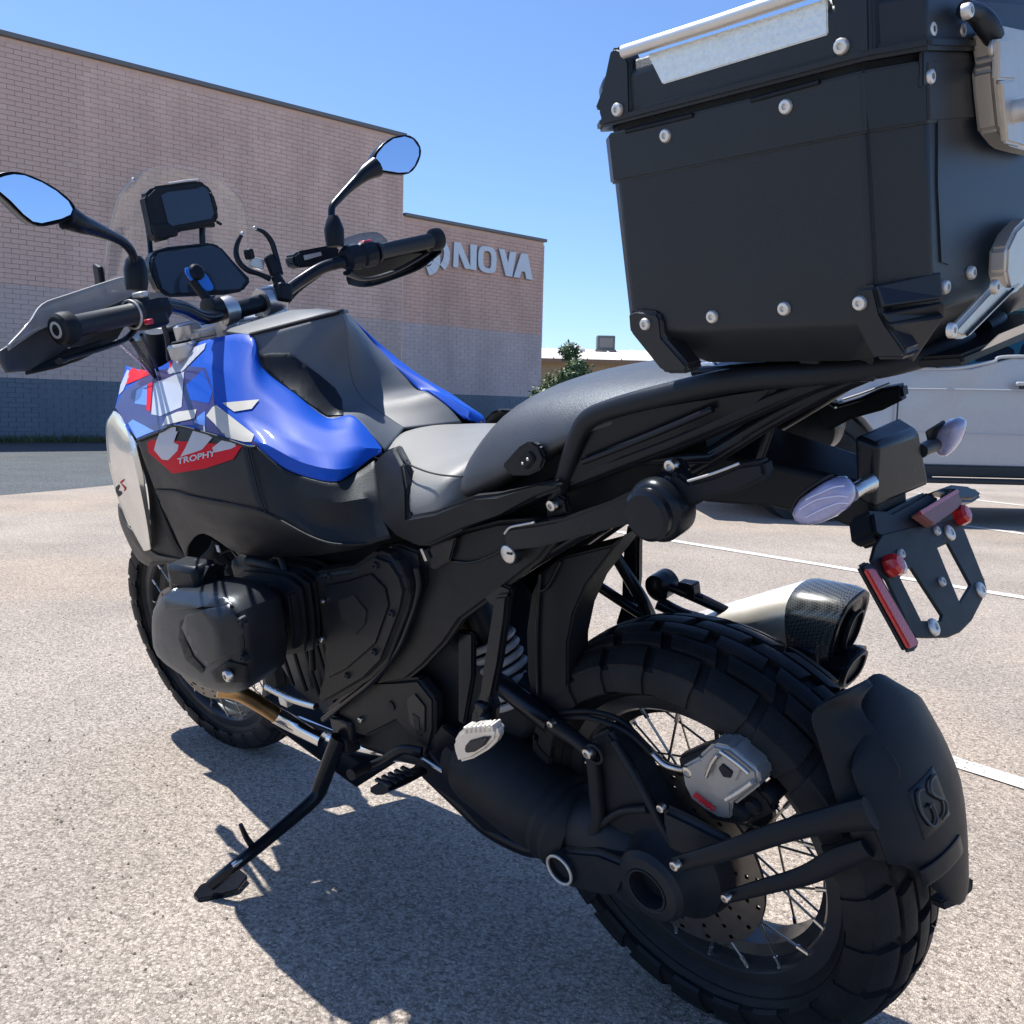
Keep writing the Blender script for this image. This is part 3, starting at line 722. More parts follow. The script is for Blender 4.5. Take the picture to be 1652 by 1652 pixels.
mk('windscreen', [(-.72, -.14, 1.335), (-.60, -.97, 1.335), (-.72, -1.81, 1.335), (-1.58, -1.70, 1.90), (-1.48, -.97, 1.90), (-1.58, -.25, 1.90)], [(0, 1, 4, 5), (1, 2, 3, 4)], M['tglass'], truck, 0)
mk('rear_window', [(-3.08, -.2, 1.46), (-3.08, -1.75, 1.46), (-3.25, -1.68, 1.88), (-3.25, -.27, 1.88)], [(0, 1, 2, 3)], M['tglass'], truck, 0)
bx('roof', (-2.4, -.975, roof_z), (1.75, 1.50, .07), M['truckwhite'], truck, bev=.03)
bx('dashboard', (-.98, -.97, 1.27), (.40, 1.62, .20), M['tdark'], truck, bev=.04)
sw = lathe('steering_wheel', V(-1.32, -.55, 1.36), (-.92, 0, .40), [(.19, -.014), (.205, 0), (.19, .014), (.175, 0), (.19, -.014)], M['tdark'], truck, seg=24)
bx('steering_hub', (-1.31, -.55, 1.36), (.06, .30, .07), M['tdark'], truck, bev=.02)
for yy in (-.55, -1.40):
    bx('front_seat', (-2.02, yy, 1.25), (.18, .50, .78), M['tdark'], truck, R=roty(-.2), bev=.06)
    bx('headrest', (-2.10, yy, 1.70), (.12, .28, .18), M['tdark'], truck, bev=.05)
tube('grab_handle', [V(-1.10, -1.72, 1.50), V(-1.16, -1.68, 1.52), V(-1.42, -1.66, 1.70), V(-1.45, -1.70, 1.74)], .016, M['tdark'], truck)
# door seams, belt trim, handles, rocker, step
for px_, zt in ((-.60, 1.31), (-2.24, 1.46), (-3.10, 1.46)):
    bx('door_seam', (px_, -.006, (.56 + zt - .22) / 2), (.008, .016, zt - .78), M['tblack'], truck)
for px_ in (-1.72, -2.75):
    h = bx('door_handle', (px_, -.010, 1.225), (.24, .055, .035), M['truckwhite'], truck, bev=.012); bx('handle_recess', (px_, .0, 1.20), (.20, .02, .035), M['tblack'], truck, bev=.01)
tube('belt_trim', [V(-.75, -.085, 1.335), V(-1.1, -.085, 1.345), V(-1.42, -.09, 1.41), V(-1.62, -.095, 1.462), V(-2.95, -.10, 1.478)], .016, M['silver_paint'], truck, seg=8)
tube('body_crease', [V(-.58, -.002, .80), V(-1.5, -.002, .79), V(-3.1, -.002, .80)], .0045, M['truckwhite'], truck, seg=8); tube('shoulder_crease', [V(-.62, -.006, 1.16), V(-1.6, -.006, 1.17), V(-3.1, -.006, 1.18)], .0075, M['truckwhite'], truck, seg=8)
bx('rocker_panel', (-1.9, -.045, .465), (2.75, .05, .10), M['tblack'], truck, bev=.01)
bx('side_step', (-1.9, .015, .385), (2.5, .13, .045), M['tblack'], truck, bev=.012)
for xx in (-.9, -1.9, -2.9): bx('step_bracket', (xx, -.06, .41), (.06, .14, .03), M['tblack'], truck)
bx('chassis', (-1.9, -.97, .50), (5.0, 1.0, .16), M['tblack'], truck)
bx('underbody', (-1.9, -.97, .60), (3.2, 1.7, .06), M['tblack'], truck)
bx('front_bumper', (1.06, -.97, .62), (.20, 1.80, .26), M['chrome'], truck, bev=.05)
bx('grille', (1.055, -.97, .97), (.06, 1.25, .30), M['tblack'], truck, bev=.02)
for yy in (-.16, -1.78): bx('headlight', (1.0, yy, .98), (.14, .26, .26), M['lens'], truck, bev=.04)
bx('fender_vent', (-.42, .012, 1.07), (.10, .02, .20), M['tblack'], truck, R=roty(-.25), bev=.01)
mir = bx('wing_mirror', (-.98, .20, 1.47), (.12, .26, .24), M['tblack'], truck, bev=.04); tube('mirror_arm', [V(-.95, -.10, 1.37), V(-.97, .1, 1.42)], .03, M['tblack'], mir)
bx('cargo_bed', (-3.98, -.97, 1.0), (1.8, 1.6, .5), M['tblack'], truck)
def truck_wheel(x, y, s):
    ty = lathe('wheel', V(x, y, .42), (0, s, 0), [(.24, -.10), (.30, -.135), (.385, -.13), (.412, -.09), (.418, 0), (.412, .09), (.385, .13), (.30, .135), (.245, .11)], M['tyre'], truck, seg=48)
    lathe('rim', V(x, y, .42), (0, s, 0), [(.25, .115), (.245, .09), (.20, .04), (.10, .055), (.06, .09), (.0, .09)], M['tblack'], ty, seg=32)
    for k in range(6):
        a = k * math.pi / 3 + .3
        bx('spoke', (x + .15 * math.cos(a), y + s * .075, .42 + .15 * math.sin(a)), (.20, .03, .055), M['silver_paint'], ty, R=roty(-a), bev=.01)
    return ty
for x in (0, WB):
    truck_wheel(x, -.16, 1); truck_wheel(x, -1.79, -1)
    for yy in (-.35, -1.6): lathe('wheel_well', V(x, yy, .44), (0, 1, 0), [(.52, -.22), (.52, .22)], M['tblack'], truck, seg=24)

# ================================================================== MOTORCYCLE (bike frame: x forward, y to its left, z up; leaning on its stand)
FR = BIKE
bike = thing('motorcycle', 'blue, white and black adventure motorcycle leaning on its side stand', 'motorcycle', frame=BIKE)

def crown(y, Rm, hw): return Rm - 0.38 * hw * abs(y / hw) ** 2.3
def make_wheel(cx, cz, Rm, hw, rimR, steer, nblk, rear):
    BH = .0098 if rear else .0050
    """returns the rim object (part 'wheel'); tyre, hub, spokes, discs are its sub-parts; built at the origin and then placed"""
    rw = hw * (0.62 if rear else .66)
    prof = [(rimR - .014, rw - .016), (rimR - .006, rw - .012), (rimR - .004, rw - .002), (rimR + .009, rw), (rimR + .009, rw + .004), (rimR - .010, rw + .004), (rimR - .016, rw - .004), (rimR - .020, rw - .022), (rimR - .034, rw - .030), (rimR - .036, 0)]
    full = prof + [(r, -y) for r, y in prof[::-1][1:]]
    inner = [(rimR - .006, -rw + .016), (rimR - .026, -rw + .030), (rimR - .029, 0), (rimR - .026, rw - .030), (rimR - .006, rw - .016)]
    vs, fs = lathe_data((0, 0, 0), (0, 1, 0), full + inner + [full[0]], 96)
    rim = mk('wheel', vs, fs, M['rim'], bike, 0)
    bm = bmesh.new(); bm.from_mesh(rim.data); bmesh.ops.remove_doubles(bm, verts=bm.verts, dist=1e-6); bmesh.ops.recalc_face_normals(bm, faces=bm.faces); bm.to_mesh(rim.data); bm.free()
    rim.data.polygons.foreach_set('use_smooth', [True] * len(rim.data.polygons)); rim.data.set_sharp_from_angle(angle=rad(40))
    # tyre carcass
    Rc = Rm - BH; half = []
    for k in range(13):
        y = hw * .955 * k / 12; half.append((crown(y, Rc, hw), y))
    rs = half[-1][0]
    half += [(rs - .012, hw * 1.0), (rs - .030, hw * 1.015), ((rs + rimR) / 2, hw * .985), (rimR + .030, hw * .90), (rimR + .016, hw * .78), (rimR + .011, rw + .006), (rimR + .003, rw - .002)]
    pr = [(r, -y) for r, y in half[::-1][:-1]] + half
    vs, fs = lathe_data((0, 0, 0), (0, 1, 0), pr, 144)
    # tread blocks
    def block(yf, t0, t1, off0, skew, s, hgt=None):
        hgt = BH if hgt is None else hgt
        ys = np.linspace(yf[0], yf[1], 5) * hw; n0 = len(vs); nt = 4
        for top in (1, 0):
            for j, y in enumerate(ys):
                g = 0.0 if top else -.0015
                for i in range(nt + 1):
                    sh = skew(abs(y) / hw)
                    a = (t0 + (t1 - t0) * i / nt + sh) * 2 * math.pi / nblk + off0
                    r = crown(y, Rc, hw) + (hgt if top else -.001)
                    if top and (j in (0, 4)): r -= .0008
                    yy = s * y * (1.0 + (.02 if abs(y) > .9 * hw and top else 0))
                    vs.append(np.array([r * math.cos(a), yy, r * math.sin(a)]))
        m_ = nt + 1; N1 = 5 * m_
        for j in range(4):
            for i in range(nt): fs.append((n0 + j * m_ + i, n0 + j * m_ + i + 1, n0 + (j + 1) * m_ + i + 1, n0 + (j + 1) * m_ + i))
        for j in range(4):
            for i in (0, nt):
                a, b_ = n0 + j * m_ + i, n0 + (j + 1) * m_ + i; fs.append((a, b_, b_ + N1, a + N1))
        for i in range(nt):
            for j in (0, 4):
                a, b_ = n0 + j * m_ + i, n0 + j * m_ + i + 1; fs.append((a, b_, b_ + N1, a + N1))
    for k in range(nblk):
        o = k * 2 * math.pi / nblk
        for s in (1, -1):
            so = (0 if s > 0 else .5)
            sk = lambda u: .45 * u + (.18 * math.sin(u * 5))
            block((.025, .285), .10 + so, .89 + so, o, lambda u: .25 * u, s)
            block((.355, .59), .35 + so, 1.14 + so, o, lambda u: .55 * u - .1, s)
            block((.665, .955), .06 + so, .86 + so, o, lambda u: .28 * u + .12, s)
            # shoulder lug running down the sidewall
            n0 = len(vs); rs_ = half[12][0]
            pf = [(crown(.955 * hw, Rc, hw) + .0070, .955 * hw), (rs_ - .008, hw * (1.0 + BH * 3.8)), (rs_ - .030, hw * (1.0 + BH * 5.6))]
            base = [(rs_ - .002, .93 * hw), (rs_ - .010, hw * .98), (rs_ - .034, hw * .99)]
            t0, t1 = .06 + so + .28 * .955 + .12, .86 + so + .28 * .955 + .12
            for lst in (pf, base):
                for q, (r, y) in enumerate(lst):
                    for i in range(4):
                        sh = .10 * q
                        a = (t0 + (t1 - t0) * (i / 3 * (1 - .10 * q) + .05 * q)) * 2 * math.pi / nblk + o
                        vs.append(np.array([r * math.cos(a), s * y, r * math.sin(a)]))
            for q in range(2):
                for i in range(3): fs.append((n0 + q * 4 + i, n0 + q * 4 + i + 1, n0 + (q + 1) * 4 + i + 1, n0 + (q + 1) * 4 + i))
                for i in (0, 3): a, b_ = n0 + q * 4 + i, n0 + (q + 1) * 4 + i; fs.append((a, b_, b_ + 12, a + 12))
            for i in range(3): a = n0 + 8 + i; fs.append((a, a + 1, a + 13, a + 12))
    ty = mk('tyre', vs, fs, M['tyre'], rim, 0); fix(ty)
    ty.data.polygons.foreach_set('use_smooth', [True] * len(ty.data.polygons)); ty.data.set_sharp_from_angle(angle=rad(32))
    # sidewall marking ring
    for s in (1, -1):
        ring('sidewall_bead_line', V(0, s * hw * .80, 0), (0, s, 0), rimR + .019, rimR + .0205, .003, M['rubber'], rim, 90)
    # hub
    hr = .058 if rear else .042
    lathe('hub', V(0, 0, 0), (0, 1, 0), [(hr * .55, -.085), (hr * .9, -.075), (hr * 1.15, -.062), (hr * 1.15, -.052), (hr * .72, -.042), (hr * .66, 0), (hr * .72, .042), (hr * 1.15, .052), (hr * 1.15, .062), (hr * .9, .075), (hr * .55, .085)], M['cast'], rim, 40)
    # spokes, crossed, reaching the rim's outer flange
    ns = 40; shared = None
    for k in range(ns):
        s = 1 if k % 2 == 0 else -1; d = 1 if (k // 2) % 2 == 0 else -1
        a = 2 * math.pi * k / ns + (0.0 if s > 0 else .02)
        ah = a + d * 1.05
        p1 = np.array([(rimR - .018) * math.cos(a), s * (rw - .004), (rimR - .018) * math.sin(a)])
        p0 = np.array([hr * 1.08 * math.cos(ah), s * .057, hr * 1.08 * math.sin(ah)])
        key = 'sp_%d' % (s > 0)
        o = tube('spoke', [p0, p1], .0019, M['spoke'], rim, seg=6, curve=False)
        dirn = (p1 - p0) / np.linalg.norm(p1 - p0)
        nb = lathe('spoke_nipple', p1 + np.array([0, s * .0, 0]), dirn, [(.0034, -.012), (.0034, .004), (.0042, .004), (.0042, .009), (.0, .0105)], M['steel'], rim, seg=8)
    # brake discs with drilled holes
    def disc(y, r0, r1, name='brake_disc'):
        vs, fs = [], []; nr, na = 9, 108
        for zz in (y - .0025, y + .0025):
            for i in range(nr + 1):
                r = r0 + (r1 - r0) * i / nr
                for k in range(na):
                    a = 2 * math.pi * k / na
                    vs.append((r * math.cos(a), zz, r * math.sin(a)))
        N1 = (nr + 1) * na
        def hole(i, k): 
            k %= na
            return (i in (1, 4, 7)) and ((k + i * 2) % 6 == 0)
        for i in range(nr):
            for k in range(na):
                if hole(i, k): continue
                l = (k + 1) % na; q = (i * na + k, i * na + l, (i + 1) * na + l, (i + 1) * na + k)
                fs.append(q); fs.append(tuple(v + N1 for v in q[::-1]))
        for k in range(na):
            l = (k + 1) % na
            fs.append((k, l, l + N1, k + N1)); e = nr * na; fs.append((e + k, e + l, e + l + N1, e + k + N1))
        o = mk(name, vs, fs, M['disc'], rim, 0)
        return o
    if rear:
        disc(.088, .088, .138); lathe('disc_carrier', V(0, .082, 0), (0, 1, 0), [(.05, -.01), (.092, .003), (.092, .009), (.05, .012)], M['cast'], rim, 40)
    else:
        for s in (1, -1):
            disc(s * .072, .112, .155); lathe('disc_carrier', V(0, s * .066, 0), (0, s, 0), [(.03, -.01), (.114, .002), (.114, .008), (.03, .012)], M['cast'], rim, 40)
    if rear: rim.location = (cx, 0, cz)
    return rim
M['disc'] = mat('brake_disc_steel', (0.20, 0.19, 0.18), 0.35, metal=1.0, nscale=40)
rw_ = make_wheel(0, .318, .318, .085, .219, 0, 22, True)
fw_ = make_wheel(1.518, .325, .325, .060, .244, 10, 26, False)
STEER = rad(6)
fw_.matrix_local = Matrix.Translation((1.518, 0, .325)) @ Matrix.Rotation(STEER, 4, 'Z') @ Matrix.Rotation(.3, 4, 'Y')
fw_['label'] = 'front wire spoke wheel turned slightly left'; rw_['label'] = 'rear wire spoke wheel with knobbly tyre'

# ---- rear mudguard hugging the tyre
def guard():
    vs, fs = [], []; NP, NY = 22, 12
    for i in range(NP + 1):
        u = i / NP; ph = rad(49 - 46 * u)
        for j in range(NY + 1):
            w = -1 + 2 * j / NY
            hw_ = .088 + .012 * math.sin(u * math.pi) - (.022 * max(0, u - .72) / .28) * (1 if w < 0 else .9) - .03 * max(0, .12 - u) / .12
            y = w * hw_
            r = .396 - .030 * abs(w) ** 2.4 - .052 * u + .015 * u * u
            dph = (-.16 * abs(w) ** 2) if u < .0 else 0
            # cut-back lower left and upper corners
            a = ph + rad(10) * max(0, u - .6) / .4 * abs(w) ** 2 * 1.6 - rad(6) * max(0, .3 - u) / .3 * abs(w) ** 2
            vs.append(np.array([-r * math.cos(a), y, .318 + r * math.sin(a)]))
    for i in range(NP):
        for j in range(NY): a = i * (NY + 1) + j; fs.append((a, a + 1, a + NY + 2, a + NY + 1))
    o = mk('mudguard', vs, fs, M['plastic'], bike, 0); fix(o); outward(o, (0, 0, .318)); solid(o, .004)
    o.data.polygons.foreach_set('use_smooth', [True] * len(o.data.polygons)); bevel(o, .001, 2, 40)
    return o
mg = guard(); mg['label'] = 'black rear hugger mudguard'
# side bracket web of the guard, raised badge and lower lip
def gpt(u, w, lift=0.0):
    ph = rad(49 - 46 * u); hw_ = .088 + .012 * math.sin(u * math.pi)
    r = .396 - .030 * abs(w) ** 2.4 - .052 * u + .015 * u * u + lift
    return np.array([-r * math.cos(ph), w * hw_, .318 + r * math.sin(ph)])
def patch_on_guard(name, u0, u1, w0, w1, lift, m, par, taper=.0):
    vs, fs = [], []; n = 6
    for i in range(n + 1):
        for j in range(n + 1):
            u = u0 + (u1 - u0) * i / n; w = w0 + (w1 - w0) * j / n + taper * (i / n - .5); vs.append(gpt(u, w, lift))
    for i in range(n):
        for j in range(n): a = i * (n + 1) + j; fs.append((a, a + 1, a + n + 2, a + n + 1))
    o = mk(name, vs, fs, m, par, 60); fix(o); outward(o, (0, 0, .318)); solid(o, .004); bevel(o, .001); return o
M['badge'] = mat('embossed_badge', (.045, .047, .052), .35, nscale=20)
patch_on_guard('badge_recess', .40, .60, -.06, .52, .0010, M['plastic_smooth'], mg, .05)
for L_ in ([(.43, .30), (.425, .40), (.49, .47), (.565, .40), (.56, .28), (.50, .27), (.50, .34)], [(.425, .0), (.43, .14), (.465, .20), (.50, .12), (.535, .02), (.57, .08), (.575, .2)]):
    tube('badge_mark', [gpt(u_, w_, .0040) for u_, w_ in L_], .0017, M['badge'], mg, n=5, seg=8)
patch_on_guard('guard_step', .70, .78, -.1, .72, .002, M['plastic_smooth'], mg)
slab('rubber_lip', [(1519, 1456, .01), (1540, 1440, -.015), (1564, 1414, -.05), (1573, 1420, -.05), (1569, 1437, -.05), (1546, 1461, -.01), (1524, 1470, .01)], .016, M['rubber'], mg, .004, direction=(1, 0, .1))
flange = [[gpt(0.0, .05), (1356, 1120, .070), (1312, 1152, .098), (1322, 1200, .101), (1338, 1255, .102), (1352, 1300, .102), (1372, 1348, .101), (1402, 1390, .098)],
          [gpt(.03, .1, .0025), gpt(.04, .38, .0025), gpt(.07, .50, .0025), gpt(.20, .50, .0025), gpt(.34, .52, .0025), (1400, 1318, .098), (1418, 1350, .096), (1436, 1392, .092)]]
FLANGE = flange
# carrier arms from the hub housing to the guard
tube('guard_arm', [(1092, 1394, .178), (1180, 1370, .165), (1270, 1340, .14), (1345, 1322, .115), (1405, 1312, .105)], [.010, .012, .0135, .016, .019], M['plastic'], mg, flat=(.6, 1.1), up=(0, 0, 1))
tube('guard_arm', [(1174, 1447, .155), (1235, 1430, .14), (1300, 1412, .12), (1355, 1385, .108), (1400, 1368, .102)], [.008, .010, .012, .0135, .011], M['plastic'], mg, flat=(.6, 1.1), up=(0, 0, 1))

# ---- swing arm with shaft drive
sa = loft('swingarm', [], None) if False else None
def ringsec(c, ax, ry, rz_, n=16, tw=0):
    """ellipse section at c (local), normal roughly along ax"""
    a, x, y = frame_axes(ax); c = P(c)
    return [c + x * ry * math.cos(2 * math.pi * k / n + tw) + y * rz_ * math.sin(2 * math.pi * k / n + tw) for k in range(n)]
axd = P((1040, 1415, .10)) - P((760, 1210, .09))
S = lambda px, py, y, a, b_: ringsec((px, py, y), axd, a, b_)
sa = loft('swingarm', [S(925, 1325, .095, .055, .062), S(960, 1330, .10, .056, .068), S(1000, 1365, .105, .055, .072), S(1050, 1405, .105, .055, .075), S(1085, 1440, .10, .045, .06)], M['cast'], bike, sub=2)
boot = lathe('rubber_boot', P((752, 1205, .095)), axd, [(.058, 0), (.066, .012), (.062, .022), (.070, .034), (.074, .05), (.075, .15), (.073, .20), (.069, .212), (.073, .224), (.069, .236), (.073, .248), (.068, .262), (.060, .275)], M['rubber'], bike, 40)
hubc = P((1048, 1425, .172)); fin = V(hubc[0] * .0 + .0, .172, .318)
fin = V(-.008, .172, .318)
lathe('final_drive', fin, (0, -1, 0), [(.0, .022), (.0272, .022), (.0280, .004), (.029, .0), (.034, -.003), (.047, .0), (.054, .008), (.058, .03), (.068, .045), (.080, .055), (.086, .075), (.086, .10), (.060, .11)], M['cast'], sa, 48, 30)
ring('axle_ring', fin + V(0, .0035, 0), (0, -1, 0), .0285, .0315, .002, M['cast'], sa, 48)
# torque arm below with its hollow pivot
slab('lower_link', [(884, 1382, .164), (905, 1370, .164), (960, 1374, .164), (1020, 1398, .164), (1000, 1450, .164), (960, 1447, .164), (912, 1434, .164), (888, 1416, .164)], .07, M['cast'], sa, .008, seg=3)
pv = P((903, 1403, .172))
lathe('link_pivot', pv, (0, -1, 0), [(.0, .035), (.0200, .035), (.0208, .0), (.026, .0), (.027, .012), (.027, .05), (.0, .06)], M['cast'], sa, 36)
ring('pivot_ring', pv + V(0, .003, 0), (0, -1, 0), .0215, .0255, .005, M['alu'], sa, 36)
# ribbed casting over the drive
slab('swingarm_web', [(948, 1192, .130), (980, 1178, .130), (1012, 1222, .130), (1062, 1312, .130), (1104, 1372, .130), (1120, 1400, .130), (1090, 1400, .130), (1020, 1352, .130), (962, 1338, .130)], .045, M['cast'], sa, .006, seg=3)
tube('swingarm_rib', [(955, 1215, .138), (962, 1270, .138), (962, 1336, .138), (925, 1366, .140), (895, 1372, .140)], [.010, .011, .011, .010, .008], M['cast'], sa)
tube('swingarm_rib', [(990, 1195, .134), (1030, 1262, .134), (1062, 1322, .134), (1085, 1365, .134)], .006, M['cast'], sa)
tube('swingarm_rib', [(962, 1336, .138), (1000, 1310, .136), (1045, 1305, .136)], .006, M['cast'], sa)
slab('drive_cover', [(1064, 1300, .148), (1110, 1322, .148), (1170, 1354, .148), (1185, 1382, .146), (1120, 1392, .150), (1082, 1378, .150), (1066, 1345, .150)], .018, M['cast'], sa, .010, seg=3)
ring('tie_ring', (962, 1214, .142), (0, 1, 0), .012, .016, .006, M['cast'], sa, 30)
bolt('bolt', (950, 1214, .150), M['steel'], sa, .009, .007)
bolt('bolt', (1067, 1303, .152), M['steel'], sa, .0065, .005)
bolt('bolt', (1090, 1395, .190), M['steel'], sa, .0075, .006)
bolt('bolt', (1172, 1447, .166), M['steel'], sa, .0065, .006)
bolt('bolt', (890, 1167, .120), M['steel'], sa, .0065, .006)
# paralever strut from frame to housing
tube('strut', [(800, 1098, .085), (845, 1132, .095), (892, 1168, .105)], .017, M['frame'], sa, seg=14)
tube('strut', [(892, 1168, .105), (925, 1190, .12), (955, 1215, .135)], [.014, .011, .011], M['cast'], sa)
# brake line and hose over the wheel, clip
tube('brake_hose', [(905, 1150, .09), (950, 1148, .10), (1000, 1162, .10), (1045, 1205, .095), (1075, 1232, .09), (1108, 1242, .098)], .0042, M['rubber'], sa)
tube('brake_hose', [(905, 1160, .09), (950, 1158, .11), (1010, 1180, .11), (1050, 1215, .105)], .004, M['rubber'], sa)
tube('banjo_pipe', [(1048, 1210, .098), (1070, 1232, .10), (1090, 1240, .10), (1112, 1243, .102)], .0048, M['steel'], sa)
bolt('banjo_bolt', (1112, 1243, .106), M['steel'], sa, .009, .007)
slab('torque_plate', [(985, 1185, .085), (1020, 1180, .085), (1032, 1215, .085), (1022, 1228, .085), (1000, 1205, .085)], .004, M['alu'], sa, .001)

# ---- rear brake caliper (silver two-piece, red lettering)
M['caliper'] = mat('caliper_grey_alloy', (0.34, 0.36, 0.37), 0.42, metal=0.6, nscale=40, bump=.3)
cal = slab('brake_caliper', [(1098, 1238, .112), (1128, 1222, .112), (1152, 1240, .112), (1180, 1280, .112), (1180, 1322, .112), (1160, 1322, .112), (1136, 1308, .112), (1114, 1290, .112), (1102, 1266, .112)], .020, M['caliper'], bike, .004, seg=3)
slab('caliper_body', [(1124, 1222, .118), (1148, 1200, .118), (1176, 1206, .118), (1222, 1244, .118), (1226, 1268, .118), (1182, 1302, .118), (1150, 1286, .118)], .045, M['caliper'], cal, .005, seg=3)
slab('caliper_window', [(1152, 1226, .1205), (1168, 1214, .1205), (1198, 1240, .1205), (1188, 1262, .1205), (1160, 1250, .1205)], .006, M['caliper'], cal, .002)
slab('brake_pad', [(1158, 1240, .1225), (1165, 1232, .1225), (1182, 1246, .1225), (1178, 1256, .1225), (1166, 1254, .1225)], .006, M['cast'], cal, .001)
tube('pad_spring', [(1140, 1252, .123), (1148, 1232, .124), (1158, 1218, .124)], .003, M['steel'], cal)
tube('pad_spring', [(1162, 1212, .124), (1190, 1232, .124), (1208, 1248, .124)], .003, M['steel'], cal)
tube('pad_spring', [(1172, 1290, .124), (1192, 1278, .124), (1214, 1262, .124)], .0035, M['alu'], cal)
for q_, w_ in (((1196, 1312, .105), .008), ((1215, 1300, .10), .007), ((1238, 1285, .09), .008)): lathe('piston_housing', q_, (0, 1, 0), [(w_ * 1.6, -.03), (w_ * 1.7, 0), (w_ * 1.2, .006), (0, .007)], M['cast'], cal, 16)
slab('caliper_bracket', [(1092, 1222, .098), (1130, 1205, .098), (1150, 1200, .098), (1240, 1290, .098), (1250, 1310, .098), (1200, 1335, .098), (1150, 1325, .098), (1104, 1280, .098)], .02, M['cast'], cal, .004)
CALIPER = cal

# ---- frame, seat rails and side plates
fp = slab('side_frame_cover', [(684, 884, .150), (748, 856, .150), (800, 842, .150), (862, 838, .150), (905, 862, .150), (870, 905, .150), (800, 960, .150), (742, 1002, .150), (716, 1040, .150), (680, 1078, .150), (655, 1098, .150), (600, 1110, .152), (640, 1040, .156), (668, 970, .158)], .022, M['plastic_dusty'], bike, .006, seg=3); fp['label'] = 'broad black side frame cover'; mirror(fp)
tube('cover_crease', [(690, 905, .1525), (725, 905, .1525), (770, 905, .1525), (840, 872, .1525)], .0016, M['plastic_smooth'], fp)
sub = tube('subframe_tube', [(672, 884, .130), (740, 852, .130), (820, 815, .128), (905, 782, .126), (1010, 742, .12), (1110, 704, .115), (1210, 660, .11), (1300, 622, .105), (1400, 590, .10)], [.013, .013, .013, .013, .012, .012, .012, .011, .010], M['frame'], bike); mirror(sub)
lowt = tube('subframe_stay', [(735, 1000, .10), (830, 925, .10), (930, 862, .10), (1040, 800, .10), (1150, 735, .10), (1250, 672, .095), (1340, 625, .09), (1400, 598, .085)], .011, M['frame'], bike); mirror(lowt)
tube('subframe_brace', [(1010, 742, .11), (1150, 738, .105), (1210, 700, .10)], .008, M['frame'], bike, curve=False)
tube('subframe_brace', [(1260, 640, .10), (1240, 700, .09), (1225, 742, .08)], .006, M['frame'], bike, curve=False)
# inner tail tray (dark box between the rails)
loft('tail_tray', [[V(x, w_, z0), V(x, w_, z1), V(x, -w_, z1), V(x, -w_, z0)] for x, w_, z0, z1 in ((.30, .10, .74, .86), (.12, .10, .79, .93), (-.04, .09, .87, .95), (-.12, .075, .915, .97))], M['plastic'], bike, sub=0, smooth=30)
# inner rear fender / splash panel in front of the rear tyre
inner_f = slab('inner_fender', [(872, 925, .085), (905, 900, .085), (985, 880, .085), (1008, 862, .085), (975, 905, .085), (945, 945, .085), (925, 990, .085), (915, 1040, .085), (915, 1105, .085), (918, 1170, .085), (860, 1150, .085), (850, 1090, .085), (848, 1020, .085), (856, 960, .085)], .05, M['plastic'], bike, .006)
tube('fender_rib', [(872, 925, .088), (868, 980, .088), (866, 1050, .088), (868, 1120, .088)], .0035, M['plastic_smooth'], inner_f)
tube('fender_rib', [(905, 905, .088), (890, 935, .088), (880, 950, .088), (870, 952, .088)], .003, M['plastic_smooth'], inner_f)
for i in range(5): bx('fender_tooth', P((922 - i * .5, 985 + i * 22, .05)), (.008, .05, .012), M['plastic_dusty'], inner_f, bev=.002)
M['spring'] = mat('spring_grey_paint', (.30, .31, .34), .35, nscale=20)
# shock absorber with silver coils
ax_s = P((842, 1130, .04)) - P((775, 975, .04)); sh0 = P((768, 972, .05)); ln = np.linalg.norm(ax_s)
sha = lathe('shock_absorber', sh0, ax_s, [(.020, -.02), (.024, 0), (.024, .05), (.018, .06), (.018, ln * .95), (.024, ln), (.0, ln + .01)], M['gold'] if False else M['cast'], bike, 24)
sa_a, sx, sy = frame_axes(ax_s)
tube('coil_spring', [sh0 + sa_a * (.055 + .125 * k / 60) + (sx * math.cos(k * .78) + sy * math.sin(k * .78)) * .036 for k in range(61)], .0062, M['spring'], sha, n=2, seg=8)
lathe('shock_reservoir', (748, 1012, .06), P((775, 1000, .06)) - P((745, 1018, .06)), [(.017, -.03), (.019, -.025), (.019, .02), (.0, .024)], M['gold'], sha, 20)
# passenger peg hanger
ph = slab('peg_hanger', [(796, 962, .158), (818, 960, .158), (814, 1000, .160), (804, 1070, .170), (792, 1128, .178), (798, 1142, .180), (795, 1170, .182), (764, 1172, .182), (757, 1158, .182), (772, 1120, .176), (780, 1060, .168), (790, 1000, .160)], .016, M['frame'], bike, .004); mirror(ph)
slab('hanger_gusset', [(770, 955, .150), (800, 940, .150), (824, 950, .150), (818, 985, .150), (792, 978, .150)], .012, M['frame'], ph, .003)
slab('hanger_brace', [(738, 1018, .12), (762, 1022, .12), (762, 1092, .13), (748, 1170, .15), (738, 1165, .15)], .012, M['frame'], bike, .003)
bx('hanger_lug', P((780, 1150, .19)), (.022, .014, .036), M['frame'], ph, bev=.004)
